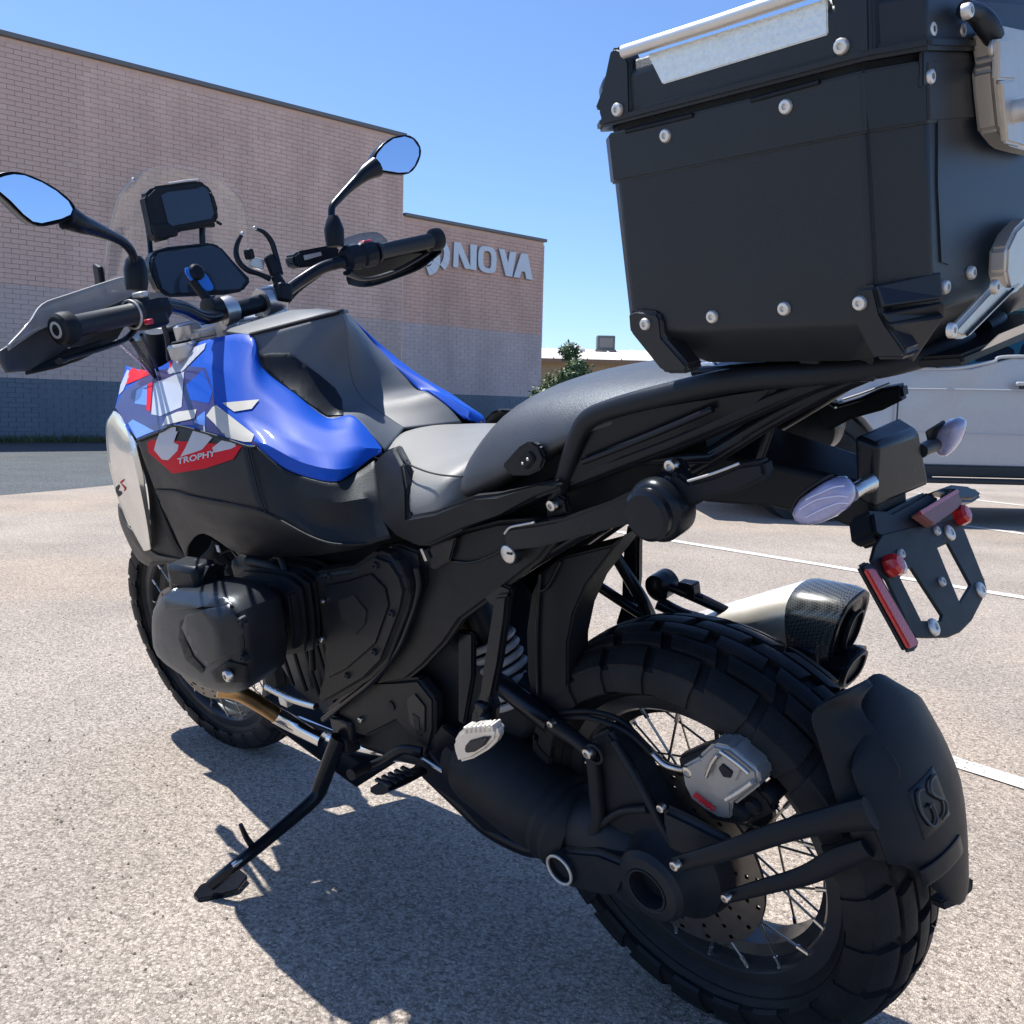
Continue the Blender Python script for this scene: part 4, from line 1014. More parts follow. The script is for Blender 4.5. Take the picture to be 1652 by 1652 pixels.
# silver passenger footpeg, pointing at the camera
pp = slab('passenger_peg', [(731, 1210, .262), (729, 1198, .262), (737, 1184, .262), (752, 1172, .262), (775, 1169, .262), (796, 1172, .262), (803, 1182, .262), (800, 1196, .262), (784, 1212, .262), (760, 1226, .262), (738, 1232, .262)], .018, M['alu'], bike, .006, seg=3); pp['label'] = 'serrated silver passenger footpeg'
slab('peg_rubber', [(748, 1206, .266), (756, 1196, .266), (778, 1190, .266), (790, 1190, .266), (780, 1204, .266), (764, 1214, .266), (750, 1216, .266)], .006, M['grip'], pp, .002)
for i in range(7): bx('peg_tooth', P((752 + i * 7.2, 1177 - i * .6, .262)) + V(0, -.006, 0), (.004, .018, .010), M['alu'], pp, bev=.001)
tube('peg_pin', [(775, 1170, .25), (782, 1160, .21), (784, 1152, .18)], .008, M['cast'], pp)
# ---- rider pegs, gear lever, plates below the engine
fpl = slab('footpeg_plate', [(580, 1100, .150), (640, 1098, .150), (672, 1095, .150), (700, 1130, .150), (700, 1180, .150), (692, 1212, .150), (672, 1200, .150), (640, 1165, .150), (590, 1190, .150), (548, 1180, .150), (530, 1165, .150)], .025, M['plastic'], bike, .006, seg=3); mirror(fpl)
slab('plate_recess', [(655, 1130, .1525), (668, 1118, .1525), (686, 1140, .1525), (686, 1182, .1525), (676, 1190, .1525), (660, 1165, .1525)], .006, M['frame'], fpl, .002)
slab('plate_recess', [(664, 1150, .1535), (676, 1158, .1535), (678, 1180, .1535), (668, 1172, .1535)], .004, M['cast'], fpl, .001)
lathe('plate_hole', (631, 1139, .1515), (0, 1, 0), [(.009, -.004), (.009, .0012), (0, .0012)], M['rubber'], fpl, 16)
bolt('bolt', (582, 1161, .153), M['steel'], fpl, .006, .004)
rp = tube('rider_peg', [(676, 1244, .16), (645, 1258, .22), (612, 1274, .285)], [.011, .013, .011], M['frame'], bike, seg=8, flat=(1.5, .8)); rp['label'] = 'black rider footpeg with ribbed rubber'
for i in range(5): bx('peg_rib', P((660 - i * 10, 1251 + i * 5.0, .19 + i * .021)) + V(0, 0, .010), (.036, .008, .006), M['grip'], rp, bev=.002)
gl = tube('gear_lever', [(680, 1215, .16), (650, 1210, .175), (618, 1228, .19), (590, 1240, .20)], [.010, .008, .008, .008], M['frame'], bike, flat=(.7, 1.2))
tube('lever_tip', [(600, 1232, .19), (582, 1240, .215), (566, 1250, .24)], .0105, M['rubber'], gl, seg=14)
tube('shift_rod', [(655, 1205, .165), (700, 1235, .15), (745, 1262, .14)], .0045, M['steel'], gl)
slab('heel_guard', [(688, 1205, .150), (712, 1170, .150), (742, 1195, .150), (748, 1240, .145), (768, 1290, .140), (800, 1330, .135), (832, 1338, .130), (822, 1352, .130), (780, 1342, .135), (742, 1300, .140), (690, 1262, .145), (664, 1240, .150)], .014, M['frame'], bike, .003)
tube('stand_beam', [(690, 1245, .12), (740, 1290, .115), (790, 1335, .11), (850, 1368, .10), (880, 1372, .10)], [.014, .016, .017, .014, .010], M['frame'], bike)
bolt('bolt', (798, 1329, .128), M['steel'], bike, .006, .005); tube('stand_spring_pin', [(780, 1288, .14), (794, 1289, .15)], .005, M['alu'], bike, curve=False)
gb = loft('gearbox', [ringsec((x, y, 0.0), V(1, 0, 0), .105, rr) for x, y, rr in ()], None) if False else None
bxg = loft('gearbox_housing', [[V(x, w_, z0), V(x, w_, z1), V(x, -w_, z1), V(x, -w_, z0)] for x, w_, z0, z1 in ((.28, .06, .42, .50), (.36, .09, .34, .54), (.50, .12, .30, .66), (.60, .13, .29, .72), (.74, .13, .28, .70))], M['cast'], bike, sub=0, smooth=30); bevel(bxg, .02, 3)
# ---- side stand, down on the pavement
foot = BIKE.R.T @ (G(345, 1437) - BIKE.T)
kn = P((520, 1272, .205)); top = P((548, 1190, .165))
ss = tube('side_stand', [top, P((534, 1225, .182)), P((520, 1262, .200)), P((506, 1290, .222)), P((445, 1343, .312)), P((385, 1392, .398)), P((340, 1428, .445))], [.0155, .015, .0145, .0135, .012, .011, .010], M['frame'], bike, n=4, seg=12, flat=(.85, 1.1)); ss['label'] = 'side stand swung down onto the pavement'
fpz = BIKE.R.T
def gfoot():
    pts = [G(312, 1442, .008), G(322, 1427, .008), G(348, 1416, .010), G(388, 1402, .014), G(400, 1412, .014), G(384, 1434, .010), G(352, 1444, .008), G(320, 1449, .008)]
    L_ = [BIKE.R.T @ p for p in pts]
    dn = BIKE.R.T @ V(0, 0, -1)
    return slab('stand_foot', L_, .0085, M['frame'], ss, .002, direction=dn)
gfoot()
tube('stand_tang', [(388, 1330, .38), (398, 1352, .375), (412, 1372, .355)], [.004, .0055, .007], M['frame'], ss)
bolt('stand_screw', (384, 1391, .40), M['steel'], ss, .0055, .012)
tube('stand_spring', [(552, 1195, .15), (538, 1240, .165), (522, 1268, .19)], .0055, M['alu'], ss, seg=8)
bx('stand_bracket', top + V(0, -.03, .015), (.07, .05, .05), M['frame'], ss, bev=.008)
bx('stand_switch', P((563, 1198, .15)), (.03, .03, .035), M['plastic'], ss, bev=.004)

# ------------------------------------------------------------------ body helpers
def gridpanel(name, rows, m, parent=bike, n=5, th=.004, smooth=28, lin=True, off=-1):
    """shell through a grid of measured points; every row has the same number of points"""
    R = [[P(q) for q in r] for r in rows]
    def res(l, k):
        if not lin: return catmull(l, k)
        out = []
        for i in range(len(l) - 1):
            for j in range(k): out.append(l[i] + (l[i + 1] - l[i]) * j / k)
        out.append(l[-1]); return out
    A = [catmull(r, n) for r in R]
    cols = [res([A[i][j] for i in range(len(A))], n) for j in range(len(A[0]))]
    nr, nc = len(cols[0]), len(cols); vs = [cols[j][i] for i in range(nr) for j in range(nc)]
    fs = [(i * nc + j, i * nc + j + 1, (i + 1) * nc + j + 1, (i + 1) * nc + j) for i in range(nr - 1) for j in range(nc - 1)]
    o = mk(name, vs, fs, m, parent, 0)
    bm = bmesh.new(); bm.from_mesh(o.data); bmesh.ops.remove_doubles(bm, verts=bm.verts, dist=2e-5); bm.to_mesh(o.data); bm.free()
    fix(o)
    # look towards the camera side
    me = o.data; s = 0; cl = BIKE.R.T @ (CAM - BIKE.T)
    for p in me.polygons: s += p.normal.dot(Vector(cl) - p.center) * p.area
    if s < 0: me.flip_normals()
    me.polygons.foreach_set('use_smooth', [True] * len(me.polygons)); me.set_sharp_from_angle(angle=rad(smooth))
    if th: solid(o, th, off); bevel(o, .0008, 1, 50)
    return o
def decal(name, poly, targets, m, parent, lift=.0009, step=7.0, th=0):
    """thin skin lying on the targets' surface"""
    me0 = [(t, BVHTree.FromPolygons([v.co for v in t.data.vertices], [p.vertices for p in t.data.polygons])) for t in targets]
    bm = bmesh.new(); f = bm.faces.new([bm.verts.new((x, y, 0)) for x, y in poly])
    bmesh.ops.triangulate(bm, faces=[f])
    xs = [p[0] for p in poly]; ys = [p[1] for p in poly]
    for a0, a1, ax in ((min(xs), max(xs), 0), (min(ys), max(ys), 1)):
        k = max(1, int((a1 - a0) / step))
        for i in range(1, k):
            co = [0, 0, 0]; co[ax] = a0 + (a1 - a0) * i / k; no = [0, 0, 0]; no[ax] = 1
            bmesh.ops.bisect_plane(bm, geom=bm.verts[:] + bm.edges[:] + bm.faces[:], plane_co=co, plane_no=no)
    cl = Vector(BIKE.R.T @ (CAM - BIKE.T)); bad = []
    for v in bm.verts:
        d = CR * (v.co.x - 826) / F0 - CU * (v.co.y - 826) / F0 + CF
        dl = Vector(BIKE.R.T @ d).normalized(); best = None
        for t, tree in me0:
            h = tree.ray_cast(cl, dl)
            if h[0] is not None and (best is None or h[3] < best[3]): best = h
        if best is None: bad.append(v); continue
        nn = best[1] if best[1].dot(dl) < 0 else -best[1]
        v.co = best[0] + nn * lift
    bmesh.ops.delete(bm, geom=bad, context='VERTS')
    bmesh.ops.recalc_face_normals(bm, faces=bm.faces)
    me = bpy.data.meshes.new(name); bm.to_mesh(me); bm.free()
    o = link(name, me, m, parent, 50)
    s = sum(p.normal.dot(cl - p.center) * p.area for p in me.polygons)
    if s < 0: me.flip_normals()
    if th: solid(o, th); bevel(o, .0008, 1, 60)
    return o
def zz(ox, oy, s): return lambda x, y, *r: (ox + x / s, oy + y / s, *r)
z3 = zz(150, 500, 3.304)      # measuring grids used for tracing
z1 = zz(0, 180, 3.671); z2 = zz(370, 180, 3.671); z6 = zz(1250, 640, 3.841); ze = zz(180, 850, 3.304)

fl = gridpanel('guard_flange', FLANGE, M['plastic'], mg, n=4, th=.004)
# ---- engine: left cylinder head, cylinder, covers
E0 = [(256, 962), (280, 944), (301, 948), (325, 952), (362, 960), (389, 983), (398, 1032), (404, 1077), (405, 1116), (374, 1122), (343, 1113), (301, 1088), (254, 1056), (251, 1020), (251, 985)]
eo = [P((x, y, .345)) for x, y in E0]; ec = sum(eo) / len(eo)
def esec(y, s, dx=0, dz=0): return [V(ec[0] + (p[0] - ec[0]) * s + dx, y, ec[2] + (p[2] - ec[2]) * s + dz) for p in eo]
hd = loft('cylinder_head_cover', [esec(.235, .90, -.01), esec(.30, .97), esec(.338, 1.0), esec(.352, .97), esec(.372, .82), esec(.376, .5)], M['engine'], bike, sub=1, smooth=50); mirror(hd)
# faceted raised rib, dark pocket with its bolt
decal('cover_rib', [(306, 990), (330, 985), (372, 978), (392, 1010), (392, 1045), (372, 1052), (340, 1072), (318, 1050), (306, 1028), (298, 1010)], [hd], M['engine'], hd, .006, 8, .008)
decal('cover_pocket', [(341, 1083), (368, 1066), (400, 1074), (402, 1100), (350, 1101)], [hd], M['rubber'], hd, .0012, 8, .001)
decal('cover_groove', [(291, 1002), (300, 998), (296, 1018), (312, 1058), (330, 1078), (326, 1086), (300, 1064), (289, 1030)], [hd], M['rubber'], hd, .0012, 8, .001)
decal('cover_shoulder', [(262, 966), (285, 952), (330, 958), (366, 966), (378, 980), (330, 980), (270, 984)], [hd], M['engine'], hd, .004, 8, .005)
bolt('bolt', (368, 1090, .374), M['steel'], hd, .011, .006); bolt('bolt', (283, 953, .355), M['steel'], hd, .004, .006)
for q in ((262, 985), (268, 1062), (318, 1098), (392, 1000), (396, 1060)): bolt('cover_bolt', P((q[0], q[1], .352)), M['cast'], hd, .0065, .008)
tube('ignition_boot', [(345, 932, .30), (318, 922, .31), (290, 922, .325)], [.026, .022, .016], M['rubber'], hd, seg=8)
bx('coil_cap', P((312, 925, .315)), (.09, .05, .045), M['plastic'], hd, R=rotz(.1), bev=.01)
for k in range(6):
    s = .80 + .03 * (k % 2)
    pts = esec(.225 - k * .014, s, -.012)
    slab('cooling_fin', pts, .005, M['cast'], bike, .001)
cyl = slab('cylinder', esec(.24, .70, -.015), .18, M['cast'], bike, .004); mirror(cyl)
eng = loft('crankcase', [[V(x, w_, z0), V(x, w_, z1), V(x, -w_, z1), V(x, -w_, z0)] for x, w_, z0, z1 in ((.60, .12, .29, .66), (.80, .11, .29, .72), (.98, .10, .32, .66), (1.08, .08, .38, .60))], M['cast'], bike, sub=0, smooth=30); bevel(eng, .02, 3)
cv = slab('engine_side_cover', [(498, 926, .190), (564, 916, .190), (600, 890, .190), (628, 900, .190), (648, 930, .190), (656, 958, .190), (650, 990, .190), (618, 1072, .190), (590, 1100, .190), (552, 1122, .190), (520, 1140, .190), (508, 1124, .190), (518, 1090, .190), (520, 1040, .190), (512, 985, .190)], .05, M['plastic_dusty'], bike, .010, seg=3); cv['label'] = 'angular black engine side cover'; mirror(cv)
slab('cover_inset', [(522, 944, .193), (560, 936, .193), (598, 924, .193), (622, 948, .193), (628, 978, .193), (606, 1040, .193), (560, 1080, .193), (528, 1096, .193), (536, 1040, .193), (530, 990, .193)], .008, M['plastic'], cv, .003)
slab('cover_pocket', [(543, 968, .1955), (570, 958, .1955), (592, 986, .1955), (589, 1008, .1955), (574, 1026, .1955), (549, 996, .1955)], .005, M['rubber'], cv, .002)
bolt('bolt', (521, 970, .196), M['steel'], cv, .005, .004); bolt('bolt', (519, 1031, .196), M['steel'], cv, .006, .004)
tube('frame_edge', [(672, 915, .17), (676, 950, .17), (662, 1000, .17), (640, 1050, .17), (600, 1098, .17), (560, 1130, .17), (522, 1160, .168)], .006, M['frame'], bike)
slab('frame_plate', [(604, 884, .165), (640, 878, .165), (676, 892, .165), (684, 945, .165), (664, 1000, .165), (640, 1055, .165), (596, 1108, .165), (540, 1148, .165), (516, 1152, .165), (560, 1116, .165), (618, 1072, .165), (650, 990, .165), (656, 950, .165), (640, 915, .165)], .02, M['frame'], bike, .004)
for k in range(7): tube('casting_rib', [V(.66 + k * .05, .112, .36), V(.66 + k * .05, .118, .50), V(.67 + k * .05, .10, .66)], .0045, M['cast'], eng, seg=6, n=2)
for q in ((560, 1090, .192), (604, 1052, .192), (632, 990, .192), (606, 912, .192), (530, 930, .192)): bolt('cover_bolt', q, M['cast'], cv, .006, .004)
tube('wiring_loom', [(470, 905, .17), (490, 960, .16), (500, 1020, .15), (505, 1080, .15)], .006, M['rubber'], eng)
tube('oil_line', [(430, 1108, .16), (470, 1128, .15), (510, 1140, .15)], .007, M['steel'], eng)
bx('knock_sensor', P((462, 1130, .15)), (.03, .02, .02), M['alu'], eng, bev=.004)
# hose and gap hardware above the cylinder
tube('coolant_hose', [(330, 905, .20), (345, 890, .19), (352, 872, .18)], .012, M['rubber'], bike)
bx('sensor_label', P((352, 885, .205)), (.012, .002, .014), M['white'], bike)
lathe('hose_clamp', (355, 920, .215), (0, 0, 1), [(.014, 0), (.016, .002), (.016, .008), (.014, .01)], M['steel'], bike, 20)
tube('oil_pipe', [(400, 905, .20), (440, 915, .20), (470, 935, .195), (478, 960, .19)], .009, M['rubber'], bike)
tube('oil_pipe', [(452, 895, .19), (462, 925, .20), (466, 965, .20)], .007, M['rubber'], bike)
bx('throttle_body', P((430, 930, .14)), (.14, .08, .09), M['plastic'], bike, bev=.02)
tube('wiring', [(345, 935, .22), (365, 940, .22), (395, 930, .21), (420, 925, .20)], .005, M['rubber'], bike)
# exhaust header, scorched in front and bright behind
tube('exhaust_header', [(352, 1112, .30), (385, 1118, .27), (420, 1137, .235), (448, 1155, .21)], .0155, M['gold'], bike, seg=18)
tube('exhaust_header', [(446, 1154, .212), (480, 1172, .185), (520, 1192, .165)], .0165, M['chrome'], bike, seg=18)
tube('header_lower', [(480, 1168, .12), (560, 1200, .10), (620, 1212, .09), (700, 1215, .08)], .018, M['chrome'], bike, seg=16)
# engine guard underneath
sk = slab('skid_plate', [V(1.10, -.16, .30), V(1.10, .16, .30), V(.72, .16, .225), V(.72, -.16, .225)], .005, M['plastic'], bike, .002, direction=(.1, 0, -1))

# ---- radiator shroud and side panels
MID1 = gridpanel('side_panel', [
 [(221, 711, .246), (240, 704, .248), (262, 694, .249), (283, 687, .249), (344, 702, .243), (398, 720, .238)],
 [(228, 732, .250), (246, 726, .252), (268, 720, .256), (295, 722, .258), (348, 740, .252), (406, 756, .246)],
 [(242, 770, .252), (258, 768, .256), (278, 768, .262), (304, 778, .266), (356, 790, .262), (416, 796, .254)],
 [(250, 790, .250), (262, 790, .256), (282, 792, .264), (313, 801, .268), (368, 812, .264), (427, 826, .257)]], M['plastic'], n=4)
MID1['label'] = 'black front side panel with white lettering'
MID2 = gridpanel('side_panel', [
 [(400, 720, .238), (414, 721, .233), (462, 759, .222), (534, 779, .198), (569, 766, .160), (604, 742, .125)],
 [(408, 756, .246), (428, 764, .240), (468, 792, .230), (532, 810, .212), (575, 806, .185), (612, 800, .158)],
 [(418, 796, .254), (438, 806, .248), (478, 832, .238), (528, 850, .220), (575, 848, .196), (622, 842, .172)],
 [(429, 827, .257), (452, 840, .252), (500, 864, .240), (540, 877, .226), (580, 880, .204), (630, 868, .180)]], M['plastic_dusty'], n=4)
LOW = gridpanel('radiator_shroud', [
 [(250, 792, .250), (282, 794, .264), (313, 803, .268), (368, 814, .264), (428, 829, .256), (500, 866, .240), (545, 879, .225), (604, 876, .186)],
 [(268, 830, .248), (292, 830, .256), (325, 836, .260), (372, 846, .256), (430, 858, .246), (500, 878, .228), (548, 884, .214), (600, 878, .184)],
 [(283, 863, .240), (298, 862, .246), (327, 856, .248), (376, 874, .240), (428, 884, .226), (500, 892, .212), (550, 890, .200), (590, 882, .184)],
 [(301, 903, .224), (304, 880, .236), (329, 861, .244), (380, 891, .224), (424, 898, .208), (500, 897, .198), (560, 889, .188), (584, 884, .182)]], M['plastic'], n=4)
BLUE = gridpanel('tank_panel', [
 [(203, 590, .12), (232, 597, .12), (262, 590, .12), (300, 562, .12), (338, 547, .12), (404, 541, .106), (424, 594, .120), (477, 636, .113), (528, 674, .102), (571, 671, .083), (616, 722, .090)],
 [(190, 640, .17), (225, 630, .175), (258, 618, .172), (292, 598, .17), (333, 592, .172), (385, 610, .168), (430, 642, .162), (478, 672, .152), (530, 694, .136), (575, 696, .108), (616, 723, .092)],
 [(186, 657, .19), (212, 668, .21), (250, 660, .215), (290, 650, .215), (338, 648, .212), (385, 668, .208), (425, 690, .200), (480, 712, .188), (535, 728, .165), (585, 723, .125), (616, 724, .094)],
 [(203, 684, .225), (215, 695, .235), (250, 684, .24), (290, 676, .24), (340, 683, .235), (395, 706, .23), (432, 718, .222), (485, 745, .208), (540, 757, .185), (578, 750, .145), (615, 725, .096)],
 [(221, 709, .246), (232, 706, .248), (258, 695, .248), (283, 685, .248), (344, 700, .241), (398, 718, .236), (420, 726, .230), (466, 759, .219), (534, 777, .196), (568, 763, .158), (613, 727, .100)]], M['blue'], n=5, smooth=24)
BLUE['label'] = 'glossy blue tank side panel with white and purple graphics'
for o in (MID1, MID2, LOW, BLUE): mirror(o, .42)
tube('panel_gap', [(222, 711, .249), (262, 695, .252), (283, 687, .252), (344, 702, .246), (398, 720, .240), (413, 721, .234)], .0022, M['rubber'], MID1)
tube('panel_gap', [(399, 722, .241), (408, 758, .249), (418, 798, .257), (429, 828, .259)], .0016, M['rubber'], MID1)
tube('panel_gap', [(252, 791, .253), (282, 793, .267), (313, 802, .270), (368, 813, .266), (428, 828, .259), (500, 865, .243), (545, 878, .228), (604, 876, .189)], .0018, M['rubber'], LOW)
# graphics, flat print on the panels
T = [BLUE, MID1, MID2]
D = lambda n, pts, m, lift=.0008, tg=None: decal(n, pts, tg or T, M[m], BLUE, lift)
D('purple_print', [z3(120, 520), z3(160, 440), z3(300, 330), z3(500, 300), z3(600, 310), z3(640, 430), z3(650, 510), z3(730, 640), z3(860, 700), z3(910, 735), z3(840, 712), z3(640, 655), z3(440, 610), z3(240, 680), z3(205, 665), z3(175, 600)], 'purple')
D('blue_print', [z3(235, 430), z3(290, 400), z3(290, 510), z3(225, 500)], 'lightblue', .0012)
D('blue_print', [z3(190, 605), z3(215, 585), z3(330, 645), z3(235, 685)], 'lightblue', .0012)
D('blue_print', [z3(500, 400), z3(590, 320), z3(640, 440), z3(620, 500), z3(520, 480)], 'blue', .0012)
D('blue_print', [z3(560, 570), z3(600, 540), z3(600, 620), z3(540, 600)], 'lightblue', .0012)
D('white_print', [z3(328, 392), z3(490, 330), z3(476, 520), z3(362, 568), z3(315, 558)], 'white', .0016)
D('white_print', [z3(400, 330), z3(450, 240), z3(530, 205), z3(606, 178), z3(596, 212), z3(500, 270), z3(480, 330), z3(410, 345)], 'white', .0016)
D('red_print', [z3(292, 400), z3(322, 385), z3(308, 545), z3(288, 535)], 'red', .0015)
D('red_print', [z3(195, 330), z3(215, 310), z3(300, 330), z3(300, 350), z3(180, 400)], 'red', .0015)
D('white_print', [z3(150, 400), z3(185, 320), z3(205, 330), z3(165, 430), z3(140, 455)], 'white', .0014)
D('red_print', [z3(385, 300), z3(400, 255), z3(440, 245), z3(420, 310)], 'red', .0019)
# large stylised letters across blue and black panels
D('letter_print', [z3(375, 618), z3(392, 572), z3(455, 545), z3(556, 532), z3(546, 580), z3(470, 596), z3(415, 610)], 'cream', .0018)
D('letter_print', [z3(608, 566), z3(640, 520), z3(662, 510), z3(862, 668), z3(848, 706), z3(810, 705), z3(715, 680), z3(716, 655), z3(655, 612)], 'cream', .0018)
D('letter_print', [z3(692, 498), z3(800, 488), z3(888, 480), z3(848, 530), z3(755, 545)], 'cream', .0018)
D('letter_print', [z3(345, 690), z3(365, 645), z3(415, 625), z3(470, 622), z3(448, 668), z3(435, 705), z3(462, 720), z3(455, 750), z3(405, 800), z3(372, 796), z3(330, 745)], 'white', .0018)
D('letter_print', [z3(540, 640), z3(600, 618), z3(605, 660), z3(642, 680), z3(585, 745), z3(470, 782), z3(500, 730)], 'white', .0018)
D('letter_print', [z3(640, 735), z3(690, 695), z3(790, 715), z3(740, 740), z3(650, 760)], 'white', .0018)
D('red_print', [z3(292, 705), z3(325, 690), z3(325, 745), z3(375, 800), z3(405, 806), z3(450, 792), z3(800, 722), z3(752, 795), z3(600, 845), z3(428, 872), z3(300, 760)], 'red', .0014)
def textpx(name, s, px0, py0, px1, py1, h, targets, m, parent, lift=.0022, shear=.25):
    """flat lettering; its outline is set along a line on the panel"""
    cu = bpy.data.curves.new(name, 'FONT'); cu.body = s; cu.align_x = 'LEFT'; cu.offset = .03; cu.resolution_u = 3
    to = bpy.data.objects.new(name, cu); COL.objects.link(to)
    bpy.context.view_layer.update()
    me = bpy.data.meshes.new_from_object(to.evaluated_get(bpy.context.evaluated_depsgraph_get()))
    bpy.data.objects.remove(to)
    xs = [v.co.x for v in me.vertices]; ys = [v.co.y for v in me.vertices]; w = max(xs) - min(xs); x0 = min(xs); hh = max(ys)
    bm = bmesh.new(); bm.from_mesh(me)
    d = np.array([px1 - px0, py1 - py0], float); L_ = np.linalg.norm(d); d /= L_; n = np.array([d[1], -d[0]])
    trees = [BVHTree.FromPolygons([v.co for v in t.data.vertices], [p.vertices for p in t.data.polygons]) for t in targets]
    cl = Vector(BIKE.R.T @ (CAM - BIKE.T))
    lost = []
    for v in bm.verts:
        u_ = (v.co.x - x0) / w * L_; t_ = v.co.y / hh * h
        q = np.array([px0, py0]) + d * (u_ + shear * t_) + n * t_
        dd = CR * (q[0] - 826) / F0 - CU * (q[1] - 826) / F0 + CF; dl = Vector(BIKE.R.T @ dd).normalized(); best = None
        for tr in trees:
            hit = tr.ray_cast(cl, dl)
            if hit[0] is not None and (best is None or hit[3] < best[3]): best = hit
        if best is not None:
            nn = best[1] if best[1].dot(dl) < 0 else -best[1]; v.co = best[0] + nn * lift
        else: lost.append(v)
    bmesh.ops.delete(bm, geom=lost, context='VERTS')
    bm.to_mesh(me); bm.free(); me.materials.clear()
    o = link(name, me, m, parent, 0)
    return o
textpx('lettering', 'BREMBO', 1119, 1283, 1152, 1309, 8.5, [CALIPER], M['red'], CALIPER, shear=0)
textpx('trophy_lettering', 'TROPHY', *z3(455, 822), *z3(660, 776), 9.5, T, M['white'], BLUE)

# ---- silver side wing in front with black duct behind it
WING = gridpanel('side_wing', [
 [(183, 663, .207), (172, 682, .208), (171, 705, .210), (175, 745, .216), (190, 805, .224), (212, 852, .228), (232, 889, .232)],
 [(190, 668, .212), (184, 690, .217), (187, 722, .222), (199, 762, .229), (214, 806, .235), (229, 850, .238), (238, 888, .236)],
 [(200, 682, .222), (206, 700, .236), (212, 725, .251), (222, 770, .259), (231, 812, .260), (238, 850, .254), (243, 886, .240)],
 [(203, 686, .224), (217, 712, .242), (222, 730, .247), (233, 775, .250), (239, 815, .250), (243, 850, .246), (245, 878, .238)]], M['wing'], n=4, smooth=14)
WING['label'] = 'silver side wing beside the radiator'; mirror(WING, .6)
zw = zz(0, 580, 5.163)
decal('emblem_print', [zw(965, 1065), zw(990, 1040), zw(1000, 1055), zw(985, 1090), zw(990, 1110), zw(1015, 1100), zw(1018, 1120), zw(990, 1145), zw(968, 1100)], [WING], M['rubber'], WING, .0008)
decal('emblem_print', [zw(1000, 1020), zw(1040, 990), zw(1030, 1015), zw(1012, 1030), zw(1050, 1065), zw(1050, 1085), zw(1030, 1100), zw(1040, 1075)], [WING], M['red'], WING, .0008)
duct = gridpanel('air_duct', [
 [(217, 712, .232), (226, 742, .232), (238, 790, .232), (242, 840, .230), (244, 880, .226), (240, 915, .21)],
 [(226, 728, .236), (242, 766, .238), (256, 812, .238), (272, 850, .234), (286, 880, .228), (303, 903, .22)]], M['rubber'], n=4); mirror(duct)
lowf = gridpanel('radiator_guard', [
 [(190, 812, .205), (192, 838, .205), (205, 872, .205), (222, 902, .20), (240, 914, .20)],
 [(205, 850, .220), (214, 868, .220), (224, 884, .222), (236, 896, .222), (246, 905, .22)],
 [(240, 880, .226), (244, 888, .226), (250, 893, .226), (262, 898, .226), (303, 904, .222)]], M['plastic'], n=4); mirror(lowf)
bx('radiator', V(1.18, .10, .77), (.04, .15, .30), M['cast'], bike, bev=.006); bx('radiator', V(1.18, -.10, .77), (.04, .15, .30), M['cast'], bike, bev=.006)
loft('inner_body', [[V(x, w_, z0), V(x, w_, z1), V(x, -w_, z1), V(x, -w_, z0)] for x, w_, z0, z1 in ((.40, .11, .70, .86), (.55, .13, .66, .88), (.72, .13, .64, 1.0), (.95, .13, .64, 1.0), (1.08, .10, .68, .98))], M['plastic'], bike, sub=0, smooth=30)
# ---- matte grey tank centre
tk_l = [(406, 543, .105), (424, 596, .119), (450, 618, .116), (477, 638, .112), (503, 658, .107), (528, 676, .101), (571, 673, .082), (600, 700, .084), (622, 726, .084)]
tk_r = [V(.653, 0, 1.098), V(.646, 0, 1.078), V(.655, 0, 1.045), V(.664, 0, 1.012), V(.664, 0, .975), V(.648, 0, .950), V(.615, 0, .930), V(.582, 0, .914), V(.545, 0, .898)]
tk_l = [P(q) for q in tk_l]
def tkrow(s, bulge): return [l * (1 - s) + r * s + V(-bulge * .6, bulge * .6, 0) for l, r in zip(tk_l, tk_r)]
TANK = gridpanel('tank_centre', [tk_l, tkrow(.33, .004), tkrow(.66, .004), tkrow(.90, .001), tk_r], M['tankgrey'], n=5, smooth=40)
TANK['label'] = 'matte grey upper tank cover'; TKR = mirror(TANK)
tf = [tk_l[0] + (tk_r[0] - tk_l[0]) * s for s in (0, .33, .66, 1.0)]
fr_ = [p + V(.10 + .02 * i, 0, .012) for i, p in enumerate(tf)]
mirr = lambda L_: [V(p[0], -p[1], p[2]) for p in L_[::-1][1:]]
pts = tf + mirr(tf); pf = fr_ + mirr(fr_); n_ = len(pts)
ttop = mk('tank_top', pts + pf, [(i, i + 1, n_ + i + 1, n_ + i) for i in range(n_ - 1)], M['tankgrey'], bike, 60); solid(ttop, .006, 0); bevel(ttop, .002)
tube('tank_lip', [p + V(.004, 0, .003) for p in pts], .004, M['plastic'], bike, seg=8)
decal('knee_pad', [(419, 573), (438, 570), (468, 570), (492, 588), (518, 608), (540, 627), (551, 645), (554, 671), (528, 672), (483, 641), (452, 617), (430, 598)], [TANK], M['plastic'], TANK, .0022, 8, .003)
lathe('fuel_cap', V(.86, 0, 1.075), (0, 0, 1), [(.05, -.01), (.052, .004), (.045, .010), (0, .012)], M['cast'], bike, 32)
